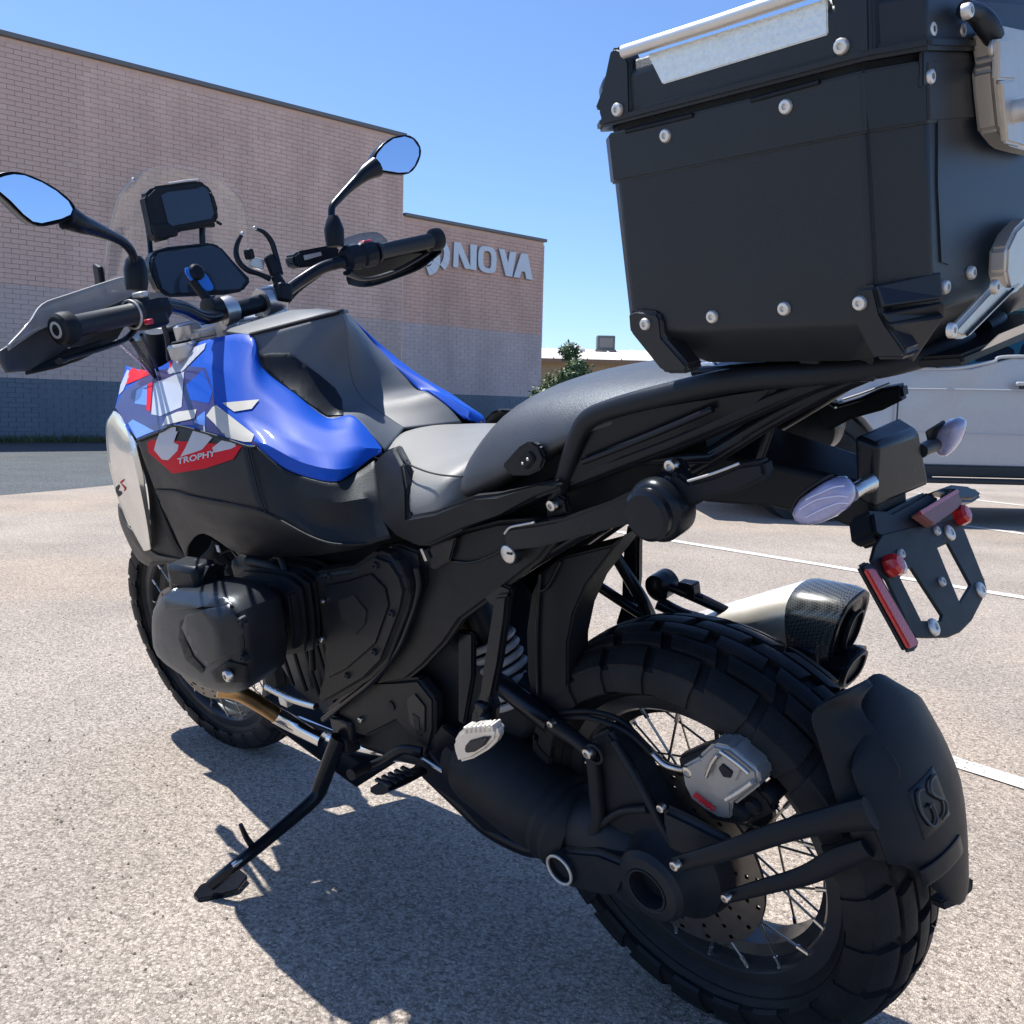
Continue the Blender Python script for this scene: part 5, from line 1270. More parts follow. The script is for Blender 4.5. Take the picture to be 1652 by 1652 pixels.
# ---- seats
def seatsec(x, prof): return [V(x, y, z) for y, z in prof] + [V(x, -y, z) for y, z in prof[::-1][:-1] if y > 0]
def half(*a): return a[::-1]
SE = [(.565, [(.085, .785), (.088, .83), (.070, .872), (.04, .892), (0, .897)]),
      (.50, [(.125, .785), (.130, .82), (.108, .872), (.06, .893), (0, .896)]),
      (.43, [(.158, .750), (.163, .815), (.142, .872), (.08, .889), (0, .891)]),
      (.36, [(.172, .760), (.177, .825), (.158, .871), (.09, .885), (0, .887)]),
      (.29, [(.176, .780), (.180, .840), (.164, .874), (.10, .888), (0, .889)]),
      (.24, [(.172, .79), (.176, .850), (.160, .884), (.10, .897), (0, .898)])]
seat = loft('rider_seat', [seatsec(x, pr[::1]) for x, pr in [(a, b_) for a, b_ in SE]], M['seat_light'], bike, sub=2); seat['label'] = 'grey rider seat catching the sun'
PE = [(.252, [(.160, .835), (.164, .855), (.150, .878), (.09, .892), (0, .895)]),
      (.222, [(.160, .838), (.164, .866), (.140, .915), (.085, .935), (0, .940)]),
      (.19, [(.156, .848), (.160, .880), (.132, .940), (.078, .966), (0, .970)]),
      (.12, [(.148, .885), (.154, .905), (.130, .957), (.078, .984), (0, .988)]),
      (.0, [(.134, .945), (.142, .955), (.130, .976), (.080, .997), (0, 1.0)]),
      (-.14, [(.122, .972), (.130, .980), (.120, .985), (.078, 1.004), (0, 1.008)]),
      (-.26, [(.095, .965), (.100, .972), (.09, .982), (.06, .996), (0, 1.0)])]
pseat = loft('passenger_seat', [seatsec(x, pr) for x, pr in PE], M['seat'], bike, sub=2); pseat['label'] = 'raised grey passenger seat'
tube('seat_seam', [(642, 722, .128), (655, 745, .148), (680, 758, .160), (710, 766, .167), (746, 769, .172)], .0014, M['rubber'], seat, seg=6)
sb = slab('seat_base', [(602, 745, .128), (622, 727, .122), (636, 722, .120), (646, 748, .152), (653, 790, .172), (656, 834, .182), (700, 826, .183), (760, 802, .183), (800, 798, .178), (862, 783, .170), (900, 776, .160), (905, 790, .160), (862, 806, .166), (800, 832, .180), (742, 858, .182), (690, 882, .182), (672, 882, .182), (640, 868, .178), (612, 842, .176), (602, 800, .160)], .02, M['plastic_dusty'], bike, .005, seg=3); mirror(sb)
tsp = slab('tail_side_panel', [(884, 800, .142), (908, 776, .142), (926, 730, .140), (945, 690, .138), (975, 672, .136), (1060, 654, .134), (1180, 632, .128), (1262, 620, .122), (1215, 662, .118), (1120, 706, .122), (1010, 745, .128), (930, 780, .136)], .012, M['plastic_smooth'], bike, .004); mirror(tsp)
tube('panel_rib', [(940, 745, .143), (1000, 722, .141), (1080, 690, .137), (1150, 660, .132)], .004, M['frame'], tsp)
sp = slab('seat_switch_panel', [(808, 752, .160), (835, 722, .158), (852, 712, .157), (868, 720, .156), (878, 740, .156), (872, 758, .157), (850, 768, .159), (822, 768, .160)], .010, M['plastic_smooth'], bike, .003)
slab('rocker_switch', [(834, 742, .163), (852, 728, .161), (862, 742, .161), (846, 760, .163)], .006, M['rubber'], sp, .002)
bolt('switch_mark', (843, 748, .164), M['silver_paint'], sp, .0018, .001, socket=False); bolt('switch_mark', (851, 741, .1635), M['silver_paint'], sp, .0022, .001, socket=False)
slab('seat_latch_cover', [(680, 890, .16), (700, 880, .16), (735, 868, .16), (725, 905, .16), (700, 920, .16), (682, 912, .16)], .006, M['frame'], bike, .002)
bx('strap_buckle', P((684, 895, .166)), (.006, .004, .02), M['steel'], bike, R=roty(.3), bev=.001)
# ---- grab rail and luggage carrier, pannier mounts
gr = tube('grab_rail', [(895, 812, .138), (912, 760, .142), (932, 702, .146), (950, 676, .147), (985, 660, .147), (1060, 640, .146), (1180, 614, .142), (1300, 604, .134), (1400, 594, .120), (1470, 580, .098), (1530, 560, .06), (1560, 545, .02)], [.0095, .0095, .010, .0105, .0105, .011, .011, .0105, .010, .0095, .0095, .009], M['powder'], bike, flat=(1.0, 1.15)); mirror(gr)
tube('grab_rail_edge', [(952, 668, .150), (985, 651, .150), (1040, 636, .150), (1105, 620, .149)], .0016, M['silver_paint'], gr)
slab('rail_foot', [(880, 806, .150), (898, 798, .150), (912, 806, .150), (916, 830, .150), (880, 842, .150)], .012, M['frame'], gr, .003)
pm = slab('pannier_mount', [(812, 862, .176), (822, 851, .176), (860, 846, .176), (905, 838, .176), (985, 808, .176), (1025, 788, .176), (1060, 770, .176), (1078, 800, .176), (1060, 835, .176), (1000, 850, .176), (930, 868, .176), (866, 884, .176), (822, 889, .176), (813, 880, .176)], .022, M['plastic_smooth'], bike, .004); pm['label'] = 'left pannier mounting arm with round knob'
tube('mount_edge', [(814, 861, .177), (823, 851, .177), (845, 846, .177), (862, 843, .177)], .0015, M['silver_paint'], pm)
lathe('mount_knob', (1062, 822, .176), (0, 1, 0), [(.036, -.02), (.037, .004), (.033, .012), (.030, .014), (.030, .022), (.025, .026), (0, .027)], M['plastic_smooth'], pm, 36)
slab('mount_tail', [(1075, 768, .170), (1090, 762, .170), (1112, 778, .170), (1150, 768, .170), (1192, 750, .168), (1230, 744, .166), (1236, 772, .166), (1196, 792, .168), (1140, 806, .170), (1098, 828, .170)], .020, M['plastic'], pm, .004)
tube('mount_edge', [(1110, 776, .172), (1150, 764, .172), (1192, 748, .170)], .0015, M['silver_paint'], pm)
slab('mount_plate', [(1062, 760, .150), (1080, 742, .150), (1098, 742, .150), (1110, 762, .150), (1104, 780, .150), (1070, 780, .150)], .010, M['frame'], pm, .003)
pmr = mirror(pm)
bolt('bolt', (1084, 751, .154), M['steel'], pm, .0085, .006); bolt('bolt', (892, 815, .154), M['steel'], gr, .0085, .006)
lathe('lock_cylinder', (822, 893, .170), (0, 1, 0), [(.0125, -.01), (.0125, .004), (.0095, .006), (0, .006)], M['alu'], pm, 24); bx('key_slot', P((822, 893, .1765)), (.010, .001, .003), M['rubber'], pm)
lathe('lock_collar', (822, 893, .168), (0, 1, 0), [(.016, -.01), (.016, .003), (.0128, .005)], M['plastic'], pm, 24)
# luggage plate under the top case
cp = slab('carrier_plate', [V(-.14, .11, 1.012), V(-.14, -.11, 1.012), V(-.42, -.10, 1.022), V(-.44, 0, 1.024), V(-.42, .10, 1.022)], .010, M['powder'], bike, .003, direction=(0, 0, -1))
tube('carrier_tube', [(1120, 600, .10), (1200, 596, .105), (1300, 588, .10), (1400, 578, .09)], .006, M['frame'], cp); tube('carrier_tube', [(1125, 592, .07), (1150, 588, .075), (1165, 598, .08), (1210, 592, .08), (1340, 575, .08)], .0035, M['steel'], cp)
for q in ((1310, 588, .13), (1395, 580, .12)): bx('carrier_clamp', P(q), (.022, .014, .04), M['frame'], cp, bev=.003)
bx('carrier_latch', P((1318, 590, .115)), (.03, .01, .004), M['alu'], cp)

# ---- tail: carrier arm, lamp housing, indicators, plate bracket
arm = loft('tail_arm', [[V(x, w_, z0), V(x, w_, z1), V(x, -w_, z1), V(x, -w_, z0)] for x, w_, z0, z1 in ((-.02, .07, .845, .92), (-.10, .065, .842, .91), (-.18, .05, .838, .895), (-.25, .042, .826, .88), (-.30, .04, .81, .87))], M['plastic'], bike, sub=0, smooth=30); bevel(arm, .008, 3)
A_, B_, C_, D_ = P((1417, 717, .052)), P((1484, 693, -.052)), P((1502, 783, -.056)), P((1408, 823, .056))
off = V(.075, 0, .012)
lh = quadbox('lamp_housing', [A_, B_, C_, D_, P((1376, 702, .050)), P((1452, 671, -.050)), P((1478, 770, -.052)), P((1380, 806, .052))], M['plastic_smooth'], arm, .014)
lh.modifiers['bevel'].segments = 4; lh['label'] = 'dark smoked tail lamp housing'
def planef(p0, p1, p2):
    n = np.cross(p1 - p0, p2 - p0); n /= np.linalg.norm(n); cl = BIKE.R.T @ CAM
    if n @ (cl - p0) < 0: n = -n
    def f(px, py, lift=0.0):
        d = BIKE.R.T @ (CR * (px - 826) / F0 - CU * (py - 826) / F0 + CF)
        k = ((p0 - cl) @ n) / (d @ n); return cl + d * k + n * lift
    return f, n
pf, pn = planef(P((1452, 912, .073)), P((1530, 858, -.073)), P((1505, 1012, .073)))
def slabh(name, outer, holes, n, th, m, parent, bev=.0015):
    bm = bmesh.new(); loops = []
    for L_ in [outer] + holes:
        vsb = [bm.verts.new(v) for v in L_]; loops.append(vsb)
        for i in range(len(vsb)): bm.edges.new((vsb[i], vsb[(i + 1) % len(vsb)]))
    bmesh.ops.triangle_fill(bm, edges=bm.edges[:], use_beauty=True, normal=n)
    r = bmesh.ops.extrude_face_region(bm, geom=bm.faces[:])
    bmesh.ops.translate(bm, verts=[g for g in r['geom'] if isinstance(g, bmesh.types.BMVert)], vec=Vector(-n * th))
    bmesh.ops.recalc_face_normals(bm, faces=bm.faces)
    me = bpy.data.meshes.new(name); bm.to_mesh(me); bm.free(); o = link(name, me, m, parent, 30)
    if bev: bevel(o, bev, 2, 50)
    return o
plate = slabh('plate_bracket', [pf(*q) for q in ((1424, 862), (1412, 880), (1406, 903), (1414, 918), (1432, 936), (1470, 1018), (1479, 1028), (1500, 1029), (1531, 1028), (1550, 1020), (1568, 1002), (1593, 953), (1589, 936), (1552, 843), (1540, 836), (1500, 846), (1470, 850))],
              [[pf(*q) for q in L_] for L_ in (((1453, 932), (1462, 918), (1471, 916), (1520, 992), (1518, 1001), (1487, 1001)), ((1513, 884), (1530, 876), (1566, 943), (1549, 972)))], pn, .004, M['plastic_dusty'], bike)
plate['label'] = 'empty black number plate bracket'
for q in ((1531, 860), (1452, 913), (1505, 1012), (1581, 952)): bolt('plate_screw', pf(*q, .001), M['alu'], plate, .0095, .003, axis=pn)
for q in ((1452, 894), (1510, 857), (1518, 939)): bolt('bolt', pf(*q, .001), M['silver_paint'], plate, .0055, .003, axis=pn)
for q in ((1432, 915), (1543, 834)): lathe('red_knob', pf(*q, .001), pn, [(.012, 0), (.0125, .004), (.0115, .011), (.008, .014), (0, .0145)], M['redlens'], plate, 8, 30)
slab('reflector_backing', [pf(*q, .002) for q in ((1387, 912), (1398, 905), (1410, 912), (1482, 1038), (1479, 1049), (1464, 1052))], .008, M['plastic'], plate, .003, direction=tuple(-pn))
slab('side_reflector', [pf(*q, .005) for q in ((1391, 920), (1405, 919), (1476, 1041), (1462, 1048))], .005, M['redlens'], plate, .0015, direction=tuple(-pn))
slab('bracket_neck', [pf(*q, -.002) for q in ((1408, 820), (1440, 822), (1500, 790), (1520, 800), (1512, 850), (1480, 862), (1430, 872), (1414, 860))], .03, M['plastic'], plate, .005, direction=tuple(-pn))
al = slab('plate_lamp_lens', [pf(*q, .012) for q in ((1466, 834), (1530, 797), (1539, 820), (1492, 853))], .012, M['amber'], plate, .002, direction=tuple(-pn)); al['label'] = 'faded red rectangular reflector'
slab('lens_edge', [pf(*q, .0128) for q in ((1467, 831), (1528, 795), (1532, 800), (1470, 837))], .003, M['redlens'], plate, .0005, direction=tuple(-pn))
slab('lamp_hood', [pf(*q, .010) for q in ((1500, 795), (1528, 785), (1558, 788), (1577, 803), (1562, 813), (1536, 813), (1530, 800))], .022, M['plastic_smooth'], plate, .006, direction=tuple(-pn), seg=3)
def indicator(pts, y, stalk, nm):
    c = sum(P((px, py, y)) for px, py in pts) / len(pts)
    A = [P((px, py, y)) for px, py in pts]
    secs = [[c + (a - c) * s + V(0, dy, 0) for a in A] for s, dy in ((.72, -.020), (1.04, -.014), (1.10, 0.0), (1.0, .010), (.7, .015))]
    o = loft('indicator', secs, M['lens'], arm, sub=1); o['label'] = nm
    return o
M['lensrib'] = mat('lens_rib', (.62, .64, .85), .2, coat=.5)
i1 = indicator([(1281, 827), (1290, 808), (1318, 786), (1346, 770), (1364, 777), (1374, 799), (1370, 820), (1330, 842), (1294, 845)], .135, None, 'left clear indicator')
shell = gridpanel('indicator_shell', [[(1279, 828, .137), (1288, 806, .137), (1316, 784, .137), (1346, 768, .137)], [(1283, 830, .118), (1292, 812, .118), (1318, 790, .118), (1346, 774, .118)]], M['plastic_smooth'], i1, n=3)
for L_ in (((1290, 822), (1318, 806), (1352, 800), (1368, 802)), ((1300, 835), (1325, 822), (1352, 812), (1368, 812)), ((1300, 806), (1322, 796), (1345, 786), (1362, 784))): tube('lens_rib', [(x, y, .1515) for x, y in L_], .0007, M['lensrib'], i1, n=3, seg=6)
tube('indicator_stalk', [(1372, 796, .120), (1388, 787, .10), (1402, 780, .07)], [.009, .008, .010], M['steel'], i1)
i2 = indicator([(1508, 716), (1514, 686), (1546, 673), (1557, 688), (1546, 716), (1528, 738), (1515, 730)], -.135, None, 'right clear indicator')
slab('indicator_shell', [(1492, 696, -.105), (1512, 684, -.120), (1515, 690, -.120), (1506, 718, -.120), (1498, 722, -.105)], .02, M['plastic_smooth'], i2, .003)
tube('indicator_stalk', [(1508, 718, -.11), (1496, 722, -.08), (1485, 728, -.05)], .008, M['plastic'], i2)

# ---- exhaust silencer on the far side, two outlets
def oval(x, cy, cz, a, b_, n=20, p=2.6):
    o = []
    for k in range(n):
        t = 2 * math.pi * k / n; c, s = math.cos(t), math.sin(t)
        o.append(V(x, cy + a * math.copysign(abs(c) ** (2 / p), c), cz + b_ * math.copysign(abs(s) ** (2 / p), s)))
    return o
def ov(x, cy, cz, a, b_, sl=0.0, n=32, p=2.7):
    return [v + V(-(v[2] - cz) * sl, 0, 0) for v in oval(x, cy, cz, a, b_, n, p)]
mu = loft('silencer', [ov(.17, -.165, .492, .028, .028), ov(.14, -.168, .502, .036, .037), ov(.12, -.170, .508, .044, .046), ov(-.02, -.185, .556, .052, .056), ov(-.064, -.187, .572, .054, .058), ov(-.068, -.187, .573, .0535, .0575)], M['muffler'], bike, sub=0, smooth=50); mu['label'] = 'brushed silver exhaust silencer'
loft('end_cap', [ov(-.066, -.187, .573, .054, .058, .0), ov(-.070, -.187, .573, .0555, .0595, .05), ov(-.076, -.187, .574, .0555, .0595, .1), ov(-.120, -.187, .576, .053, .056, .30), ov(-.134, -.187, .576, .049, .052, .34)], M['carbon'], mu, sub=0, smooth=35)
loft('end_plate', [ov(-.132, -.187, .576, .048, .051, .34), ov(-.138, -.187, .576, .047, .050, .34), ov(-.138, -.187, .576, .041, .044, .34), ov(-.134, -.187, .576, .038, .041, .34)], M['plastic_smooth'], mu, sub=0, smooth=30)
loft('outlet', [ov(-.139, -.187, .572, .022, .031, .34), ov(-.145, -.187, .572, .021, .030, .34), ov(-.145, -.187, .572, .018, .027, .34), ov(-.10, -.187, .572, .016, .024, .34)], M['cast'], mu, sub=0, smooth=30)
mu2 = loft('silencer', [ov(.06, -.165, .46, .030, .030), ov(-.03, -.175, .485, .040, .036), ov(-.10, -.18, .505, .044, .034, .15), ov(-.138, -.182, .512, .040, .030, .34)], M['plastic_smooth'], bike, sub=0, smooth=40); mu2['label'] = 'black lower silencer chamber'
loft('outlet', [ov(-.139, -.182, .512, .035, .026, .34), ov(-.144, -.182, .512, .033, .024, .34), ov(-.144, -.182, .512, .027, .019, .34), ov(-.11, -.182, .512, .024, .017, .34)], M['cast'], mu2, sub=0, smooth=30)
bx('silencer_shield', V(-.075, -.145, .535), (.075, .03, .055), M['plastic_smooth'], mu, bev=.012)
hg = tube('silencer_hanger', [(985, 882, -.12), (1010, 925, -.13), (1036, 968, -.14), (1050, 1000, -.15)], [.010, .010, .011, .012], M['frame'], bike)
tube('hanger_strut', [(950, 935, -.12), (995, 965, -.13), (1042, 996, -.145)], .009, M['frame'], hg)
lathe('hanger_boss', (1066, 945, -.14), (0, 1, 0), [(.022, -.02), (.022, .012), (.014, .016), (0, .016)], M['frame'], hg, 24)
tube('hanger_strut', [(1072, 942, -.14), (1120, 962, -.15), (1172, 986, -.16)], [.008, .009, .008], M['frame'], hg)
tube('hanger_strut', [(1062, 972, -.14), (1100, 990, -.15), (1150, 1000, -.16)], [.012, .010, .006], M['frame'], hg)
bx('hanger_step', P((1112, 950, -.15)), (.03, .02, .025), M['frame'], hg, bev=.003)

# ---- front fork, fender, calipers
RS = rotz(STEER)
fork_c = V(1.518, 0, .325)
def fk(x, y, z): return fork_c + RS @ V(x, y, z)
for s in (1, -1):
    f_ = tube('fork_leg', [fk(-.015, s * .098, .0), fk(-.085, s * .098, .20), fk(-.16, s * .098, .42)], [.024, .030, .028], M['frame'], bike, seg=16)
    tube('fork_tube', [fk(-.15, s * .098, .40), fk(-.27, s * .098, .78)], .021, M['gold'] if False else M['cast'], f_, seg=16)
    bx('front_caliper', fk(-.105, s * .088, .075), (.06, .045, .10), M['cast'], f_, R=RS @ roty(-.3), bev=.01)
tube('wheel_axle', [fk(0, -.12, 0), fk(0, .12, 0)], .012, M['steel'], bike)
vs, fs = [], []
for i in range(17):
    a = rad(112 - 50 * i / 16)
    for j in range(9):
        w = -1 + j / 4; r = .352 - .02 * abs(w) ** 2.5
        vs.append(fk(r * math.cos(a), w * .075, r * math.sin(a)))
for i in range(16):
    for j in range(8): a = i * 9 + j; fs.append((a, a + 1, a + 10, a + 9))
ff = mk('front_fender', vs, fs, M['plastic'], bike, 60); solid(ff, .004)
bk = loft('front_cowl', [[V(1.20, w_, z0), V(1.20, w_, z1), V(1.20, -w_, z1), V(1.20, -w_, z0)] for w_, z0, z1 in ()], None) if False else None
bk = loft('front_beak', [[V(x, w_, z0), V(x, w_ * .8, z1), V(x, -w_ * .8, z1), V(x, -w_, z0)] for x, w_, z0, z1 in ((1.10, .15, .88, 1.02), (1.30, .13, .90, 1.01), (1.46, .09, .90, .96), (1.60, .03, .885, .905))], M['purple'], bike, sub=1, smooth=40)
bx('headlight', V(1.30, 0, 1.05), (.10, .16, .12), M['plastic_smooth'], bike, bev=.02)

# ================================================================== COCKPIT
HB = [(100, 531, .435), (150, 521, .375), (212, 508, .310), (250, 492, .27), (292, 497, .205), (330, 512, .14), (368, 503, .06), (420, 488, -.02), (450, 478, -.07), (482, 455, -.13), (520, 432, -.19), (560, 421, -.245), (615, 405, -.33), (708, 385, -.48)]
hb = tube('handlebar', HB, .0125, M['frame'], bike, seg=14); hb['label'] = 'black handlebar turned slightly left'
def along(a, b_, r0, r1, name, m, par, flange=True):
    A, B = P(a), P(b_); ax = B - A; L_ = np.linalg.norm(ax)
    pr = [(r0, 0), (r0, L_ * .02), (r1, L_ * .06), (r1, L_ * .9), (r0, L_ * .95), (r0 * 1.15, L_ * .97), (r0 * 1.15, L_)] if flange else [(r0, 0), (r1, L_)]
    return lathe(name, A, ax, pr, m, par, 28)
g1 = along((104, 530, .432), (222, 505, .303), .0185, .0165, 'grip', M['grip'], hb)
d1 = P((104, 530, .432)) - P((222, 505, .303)); d1 /= np.linalg.norm(d1)
lathe('bar_end', P((108, 529, .428)), d1, [(.0185, -.012), (.0235, -.006), (.0245, .004), (.0235, .014), (.019, .018), (0, .018)], M['rubber'], hb, 32)
ring('bar_end_ring', P((108, 529, .428)) + d1 * .018, d1, .0085, .0125, .0015, M['silver_paint'], hb, 30)
lathe('bar_end_cap', P((108, 529, .428)) + d1 * .018, d1, [(.008, 0), (.0078, .001), (.003, .001), (.0028, -.001), (0, -.001)], M['cast'], hb, 20)
ring('grip_collar', P((214, 507, .31)), d1, .0205, .0235, .004, M['silver_paint'], hb, 36)
lathe('switch_cluster', P((222, 503, .300)), -d1, [(.020, 0), (.025, .004), (.026, .03), (.022, .05), (.018, .055)], M['plastic'], hb, 10, 25)
bx('switch_block', P((236, 508, .285)), (.05, .05, .045), M['plastic'], hb, R=rotz(.25), bev=.008)
bx('switch_button', P((240, 519, .305)), (.016, .010, .008), M['redsw'], hb, bev=.002)
bx('rocker_button', P((226, 476, .29)), (.022, .016, .010), M['silver_paint'], hb, R=rotz(.3), bev=.003)
tube('bar_cable', [(212, 548, .30), (230, 575, .24), (244, 592, .18), (250, 610, .14)], .004, M['rubber'], hb)
tube('bar_cable', [(185, 545, .31), (205, 565, .26), (232, 590, .2), (246, 606, .15)], .003, M['steel'], hb)
tube('bar_cable', [(228, 540, .27), (240, 565, .2), (250, 585, .15), (255, 602, .12)], .003, M['rubber'], hb)
tube('bar_cable', [(250, 490, .24), (262, 520, .2), (270, 550, .15), (272, 580, .1)], .0045, M['rubber'], hb)
tube('bar_cable', [(520, 440, -.2), (480, 470, -.14), (455, 500, -.1), (430, 530, -.06)], .004, M['rubber'], hb)
# clutch / brake levers
tube('clutch_lever', [(232, 512, .285), (205, 545, .32), (170, 560, .37), (120, 575, .43), (96, 583, .46)], [.008, .006, .006, .0055, .006], M['cast'], hb, flat=(1.3, .7))
tube('brake_lever', [(560, 440, -.24), (590, 450, -.30), (640, 436, -.38), (690, 408, -.46)], [.008, .006, .006, .0055], M['cast'], hb, flat=(1.3, .7))
# right side grip, controls
g2 = along((706, 386, -.478), (608, 407, -.318), .0180, .0160, 'grip', M['grip'], hb)
d2 = P((706, 386, -.478)) - P((608, 407, -.318)); d2 /= np.linalg.norm(d2)
lathe('bar_end', P((700, 387, -.47)), d2, [(.0185, -.01), (.0235, -.004), (.0245, .006), (.023, .016), (.015, .020), (0, .020)], M['rubber'], hb, 28)
lathe('switch_cluster', P((604, 408, -.314)), -d2, [(.021, 0), (.026, .004), (.027, .030), (.024, .036), (.027, .042), (.027, .066), (.022, .075), (.018, .078)], M['plastic'], hb, 12, 25)
bx('switch_button', P((590, 394, -.30)), (.020, .026, .016), M['redsw'], hb, R=rotz(.25), bev=.004); bx('switch_button', P((560, 408, -.262)), (.012, .018, .008), M['redsw'], hb, R=rotz(.25), bev=.002)
rs = slab('brake_reservoir', [(473, 412, 1.02, 0), (482, 405, 1.02, 0), (530, 396, 1.02, 0), (548, 398, 1.02, 0), (548, 420, 1.02, 0), (520, 428, 1.02, 0), (482, 432, 1.02, 0), (474, 426, 1.02, 0)], .035, M['plastic'], hb, .004, direction=(1, 0, 0))
slab('reservoir_window', [(490, 412, 1.017, 0), (518, 406, 1.017, 0), (520, 412, 1.017, 0), (492, 420, 1.017, 0)], .003, M['silver_paint'], rs, .001, direction=(1, 0, 0))
# clamps and top yoke
M['yoke'] = mat('silver_top_yoke', (.50, .50, .51), .33, metal=.85, nscale=20)
yk = slab('top_yoke', [V(.99, .10, 1.105), V(1.03, .12, 1.105), V(1.09, .06, 1.105), V(1.09, -.06, 1.105), V(1.03, -.12, 1.105), V(.99, -.10, 1.105), V(.95, 0, 1.105)], .022, M['yoke'], bike, .006, direction=(0, 0, -1), seg=3)
def clampat(px, py, y, w=.032):
    c = P((px, py, y)); dd = P(HB[7]) - P(HB[6]); dd /= np.linalg.norm(dd)
    o = lathe('bar_clamp', c - dd * w / 2, dd, [(.013, 0), (.026, .001), (.027, .004), (.027, w - .004), (.026, w - .001), (.013, w)], M['yoke'], yk, 20)
    bx('clamp_post', c + V(.012, 0, -.032), (.042, w, .05), M['yoke'], yk, bev=.006)
clampat(364, 502, .065); clampat(436, 484, -.047, .05)
tube('yoke_web', [P((436, 484, -.047)) + V(.01, 0, -.03), P((455, 500, -.08)), P((448, 522, -.06)), P((405, 533, -.02)), P((378, 520, .03))], .010, M['yoke'], yk)
tube('crossbar', [(380, 500, .045), (425, 488, -.03)], .017, M['plastic'], yk, curve=False, seg=16)
lathe('steering_nut', V(1.02, 0, 1.105), (0, 0, 1), [(.02, 0), (.02, .01), (.012, .012), (0, .012)], M['cast'], yk, 6)
lathe('fork_cap', V(1.03, .098, 1.105), (0, 0, 1), [(.026, -.02), (.026, .010), (.018, .013), (0, .013)], M['yoke'], yk, 24); lathe('fork_cap', V(1.03, -.098, 1.105), (0, 0, 1), [(.026, -.02), (.026, .010), (.018, .013), (0, .013)], M['yoke'], yk, 24)
tube('steering_column', [V(1.04, 0, 1.09), V(1.12, 0, .85)], .035, M['plastic'], bike)
fc = lathe('filler_canister', (295, 562, .14), (0, 0, 1), [(.022, -.02), (.026, -.015), (.027, .006), (.024, .010), (.0, .011)], M['silver_paint'], bike, 28)
lathe('canister_lid', P((295, 562, .14)) + V(0, 0, .0105), (0, 0, 1), [(.019, 0), (.018, .004), (0, .005)], M['rubber'], fc, 24)
# left mirror
def mirror_part(outline, x, par_pts, stalkr, nm, inset=.86):
    A = [P((px, py, x, 0)) for px, py in outline]; c = sum(A) / len(A)
    secs = [[c + (a - c) * s + V(dx, 0, 0) for a in A] for s, dx in ((.50, .045), (.80, .036), (.98, .016), (1.01, .003), (1.005, -.002), (.985, -.0035), (.95, -.0035), (.94, .002))]
    h = loft('mirror', secs, M['plastic_smooth'], bike, sub=1); h['label'] = nm
    tilt = .22
    g = mk('mirror_glass', [c + (a - c) * .87 + V(-.0042 + 0 * tilt, 0, 0) for a in A], [tuple(range(len(A)))], M['mirrorglass'], h, 0)
    fix(g)
    if g.data.polygons[0].normal.x > 0: g.data.flip_normals()
    bevel(solid(g, .001, -1), .0003)
    s_ = tube('mirror_stalk', par_pts, stalkr, M['plastic_smooth'], h, seg=12)
    return h
M['mirrorglass'] = mat('mirror_glass', (.62, .72, .88), .03, metal=1.0, nscale=3, var=.01, rv=.01)
ml = mirror_part([(-26, 296), (-14, 284), (0, 279), (16, 276), (36, 278), (68, 291), (95, 307), (117, 326), (125, 341), (121, 351), (103, 359), (68, 367), (52, 364), (34, 350), (10, 325), (-10, 308)], .60, [(108, 350, .605, 0), (128, 360, .61, 0), (150, 368, .625, 0), (178, 380, .65, 0), (200, 392, .67, 0), (213, 408, .685, 0), (218, 428, .695, 0)], [.018, .014, .011, .008, .007, .0065, .0065], 'left rear view mirror')
lathe('mirror_base', P((221, 468, .70, 0)), P((218, 420, .70, 0)) - P((221, 468, .70, 0)), [(.015, 0), (.017, .01), (.0175, .03), (.014, .044), (.009, .05)], M['plastic'], ml, 16)
mr = mirror_part([(596, 264), (602, 248), (615, 232), (632, 220), (653, 216), (668, 221), (679, 237), (679, 251), (671, 270), (660, 282), (642, 283), (610, 278), (599, 272)], .99, [(606, 270, .99, 0), (590, 279, .99, 0), (575, 292, .99, 0), (560, 306, .985, 0), (547, 320, .98, 0), (536, 334, .975, 0), (535, 352, .97, 0)], [.022, .017, .012, .009, .008, .0075, .0075], 'right rear view mirror')
lathe('mirror_base', P((541, 398, .965, 0)), P((537, 345, .965, 0)) - P((541, 398, .965, 0)), [(.018, 0), (.020, .012), (.021, .034), (.015, .052), (.010, .062)], M['plastic'], mr, 16)
# hand guards
hgl = gridpanel('hand_guard', [
 [(1, 566, .70, 0), (36, 545, .735, 0), (68, 528, .76, 0), (100, 520, .775, 0), (160, 500, .79, 0), (215, 476, .80, 0)],
 [(4, 584, .70, 0), (40, 570, .74, 0), (75, 560, .77, 0), (112, 552, .785, 0), (160, 535, .795, 0), (210, 512, .80, 0)],
 [(14, 600, .70, 0), (42, 599, .74, 0), (85, 592, .765, 0), (125, 583, .78, 0), (158, 566, .785, 0), (190, 545, .79, 0)]], M['guardgrey'], n=4, th=.005)
hgl['label'] = 'left hand guard with milky upper deflector'
gridpanel('deflector', [[(14, 556, .702, 0), (48, 520, .735, 0), (68, 491, .755, 0), (110, 475, .77, 0), (190, 449, .79, 0), (214, 446, .795, 0)],
                        [(15, 566, .702, 0), (42, 547, .735, 0), (70, 530, .757, 0), (104, 520, .772, 0), (165, 500, .79, 0), (224, 474, .80, 0)]], M['smoke'], hgl, n=4, th=.003)
tube('deflector_edge', [(14, 556, .702, 0), (46, 522, .735, 0), (68, 491, .755, 0), (110, 475, .77, 0), (190, 449, .79, 0), (212, 446, .795, 0)], .0008, M['silver_paint'], hgl, n=4, seg=6)
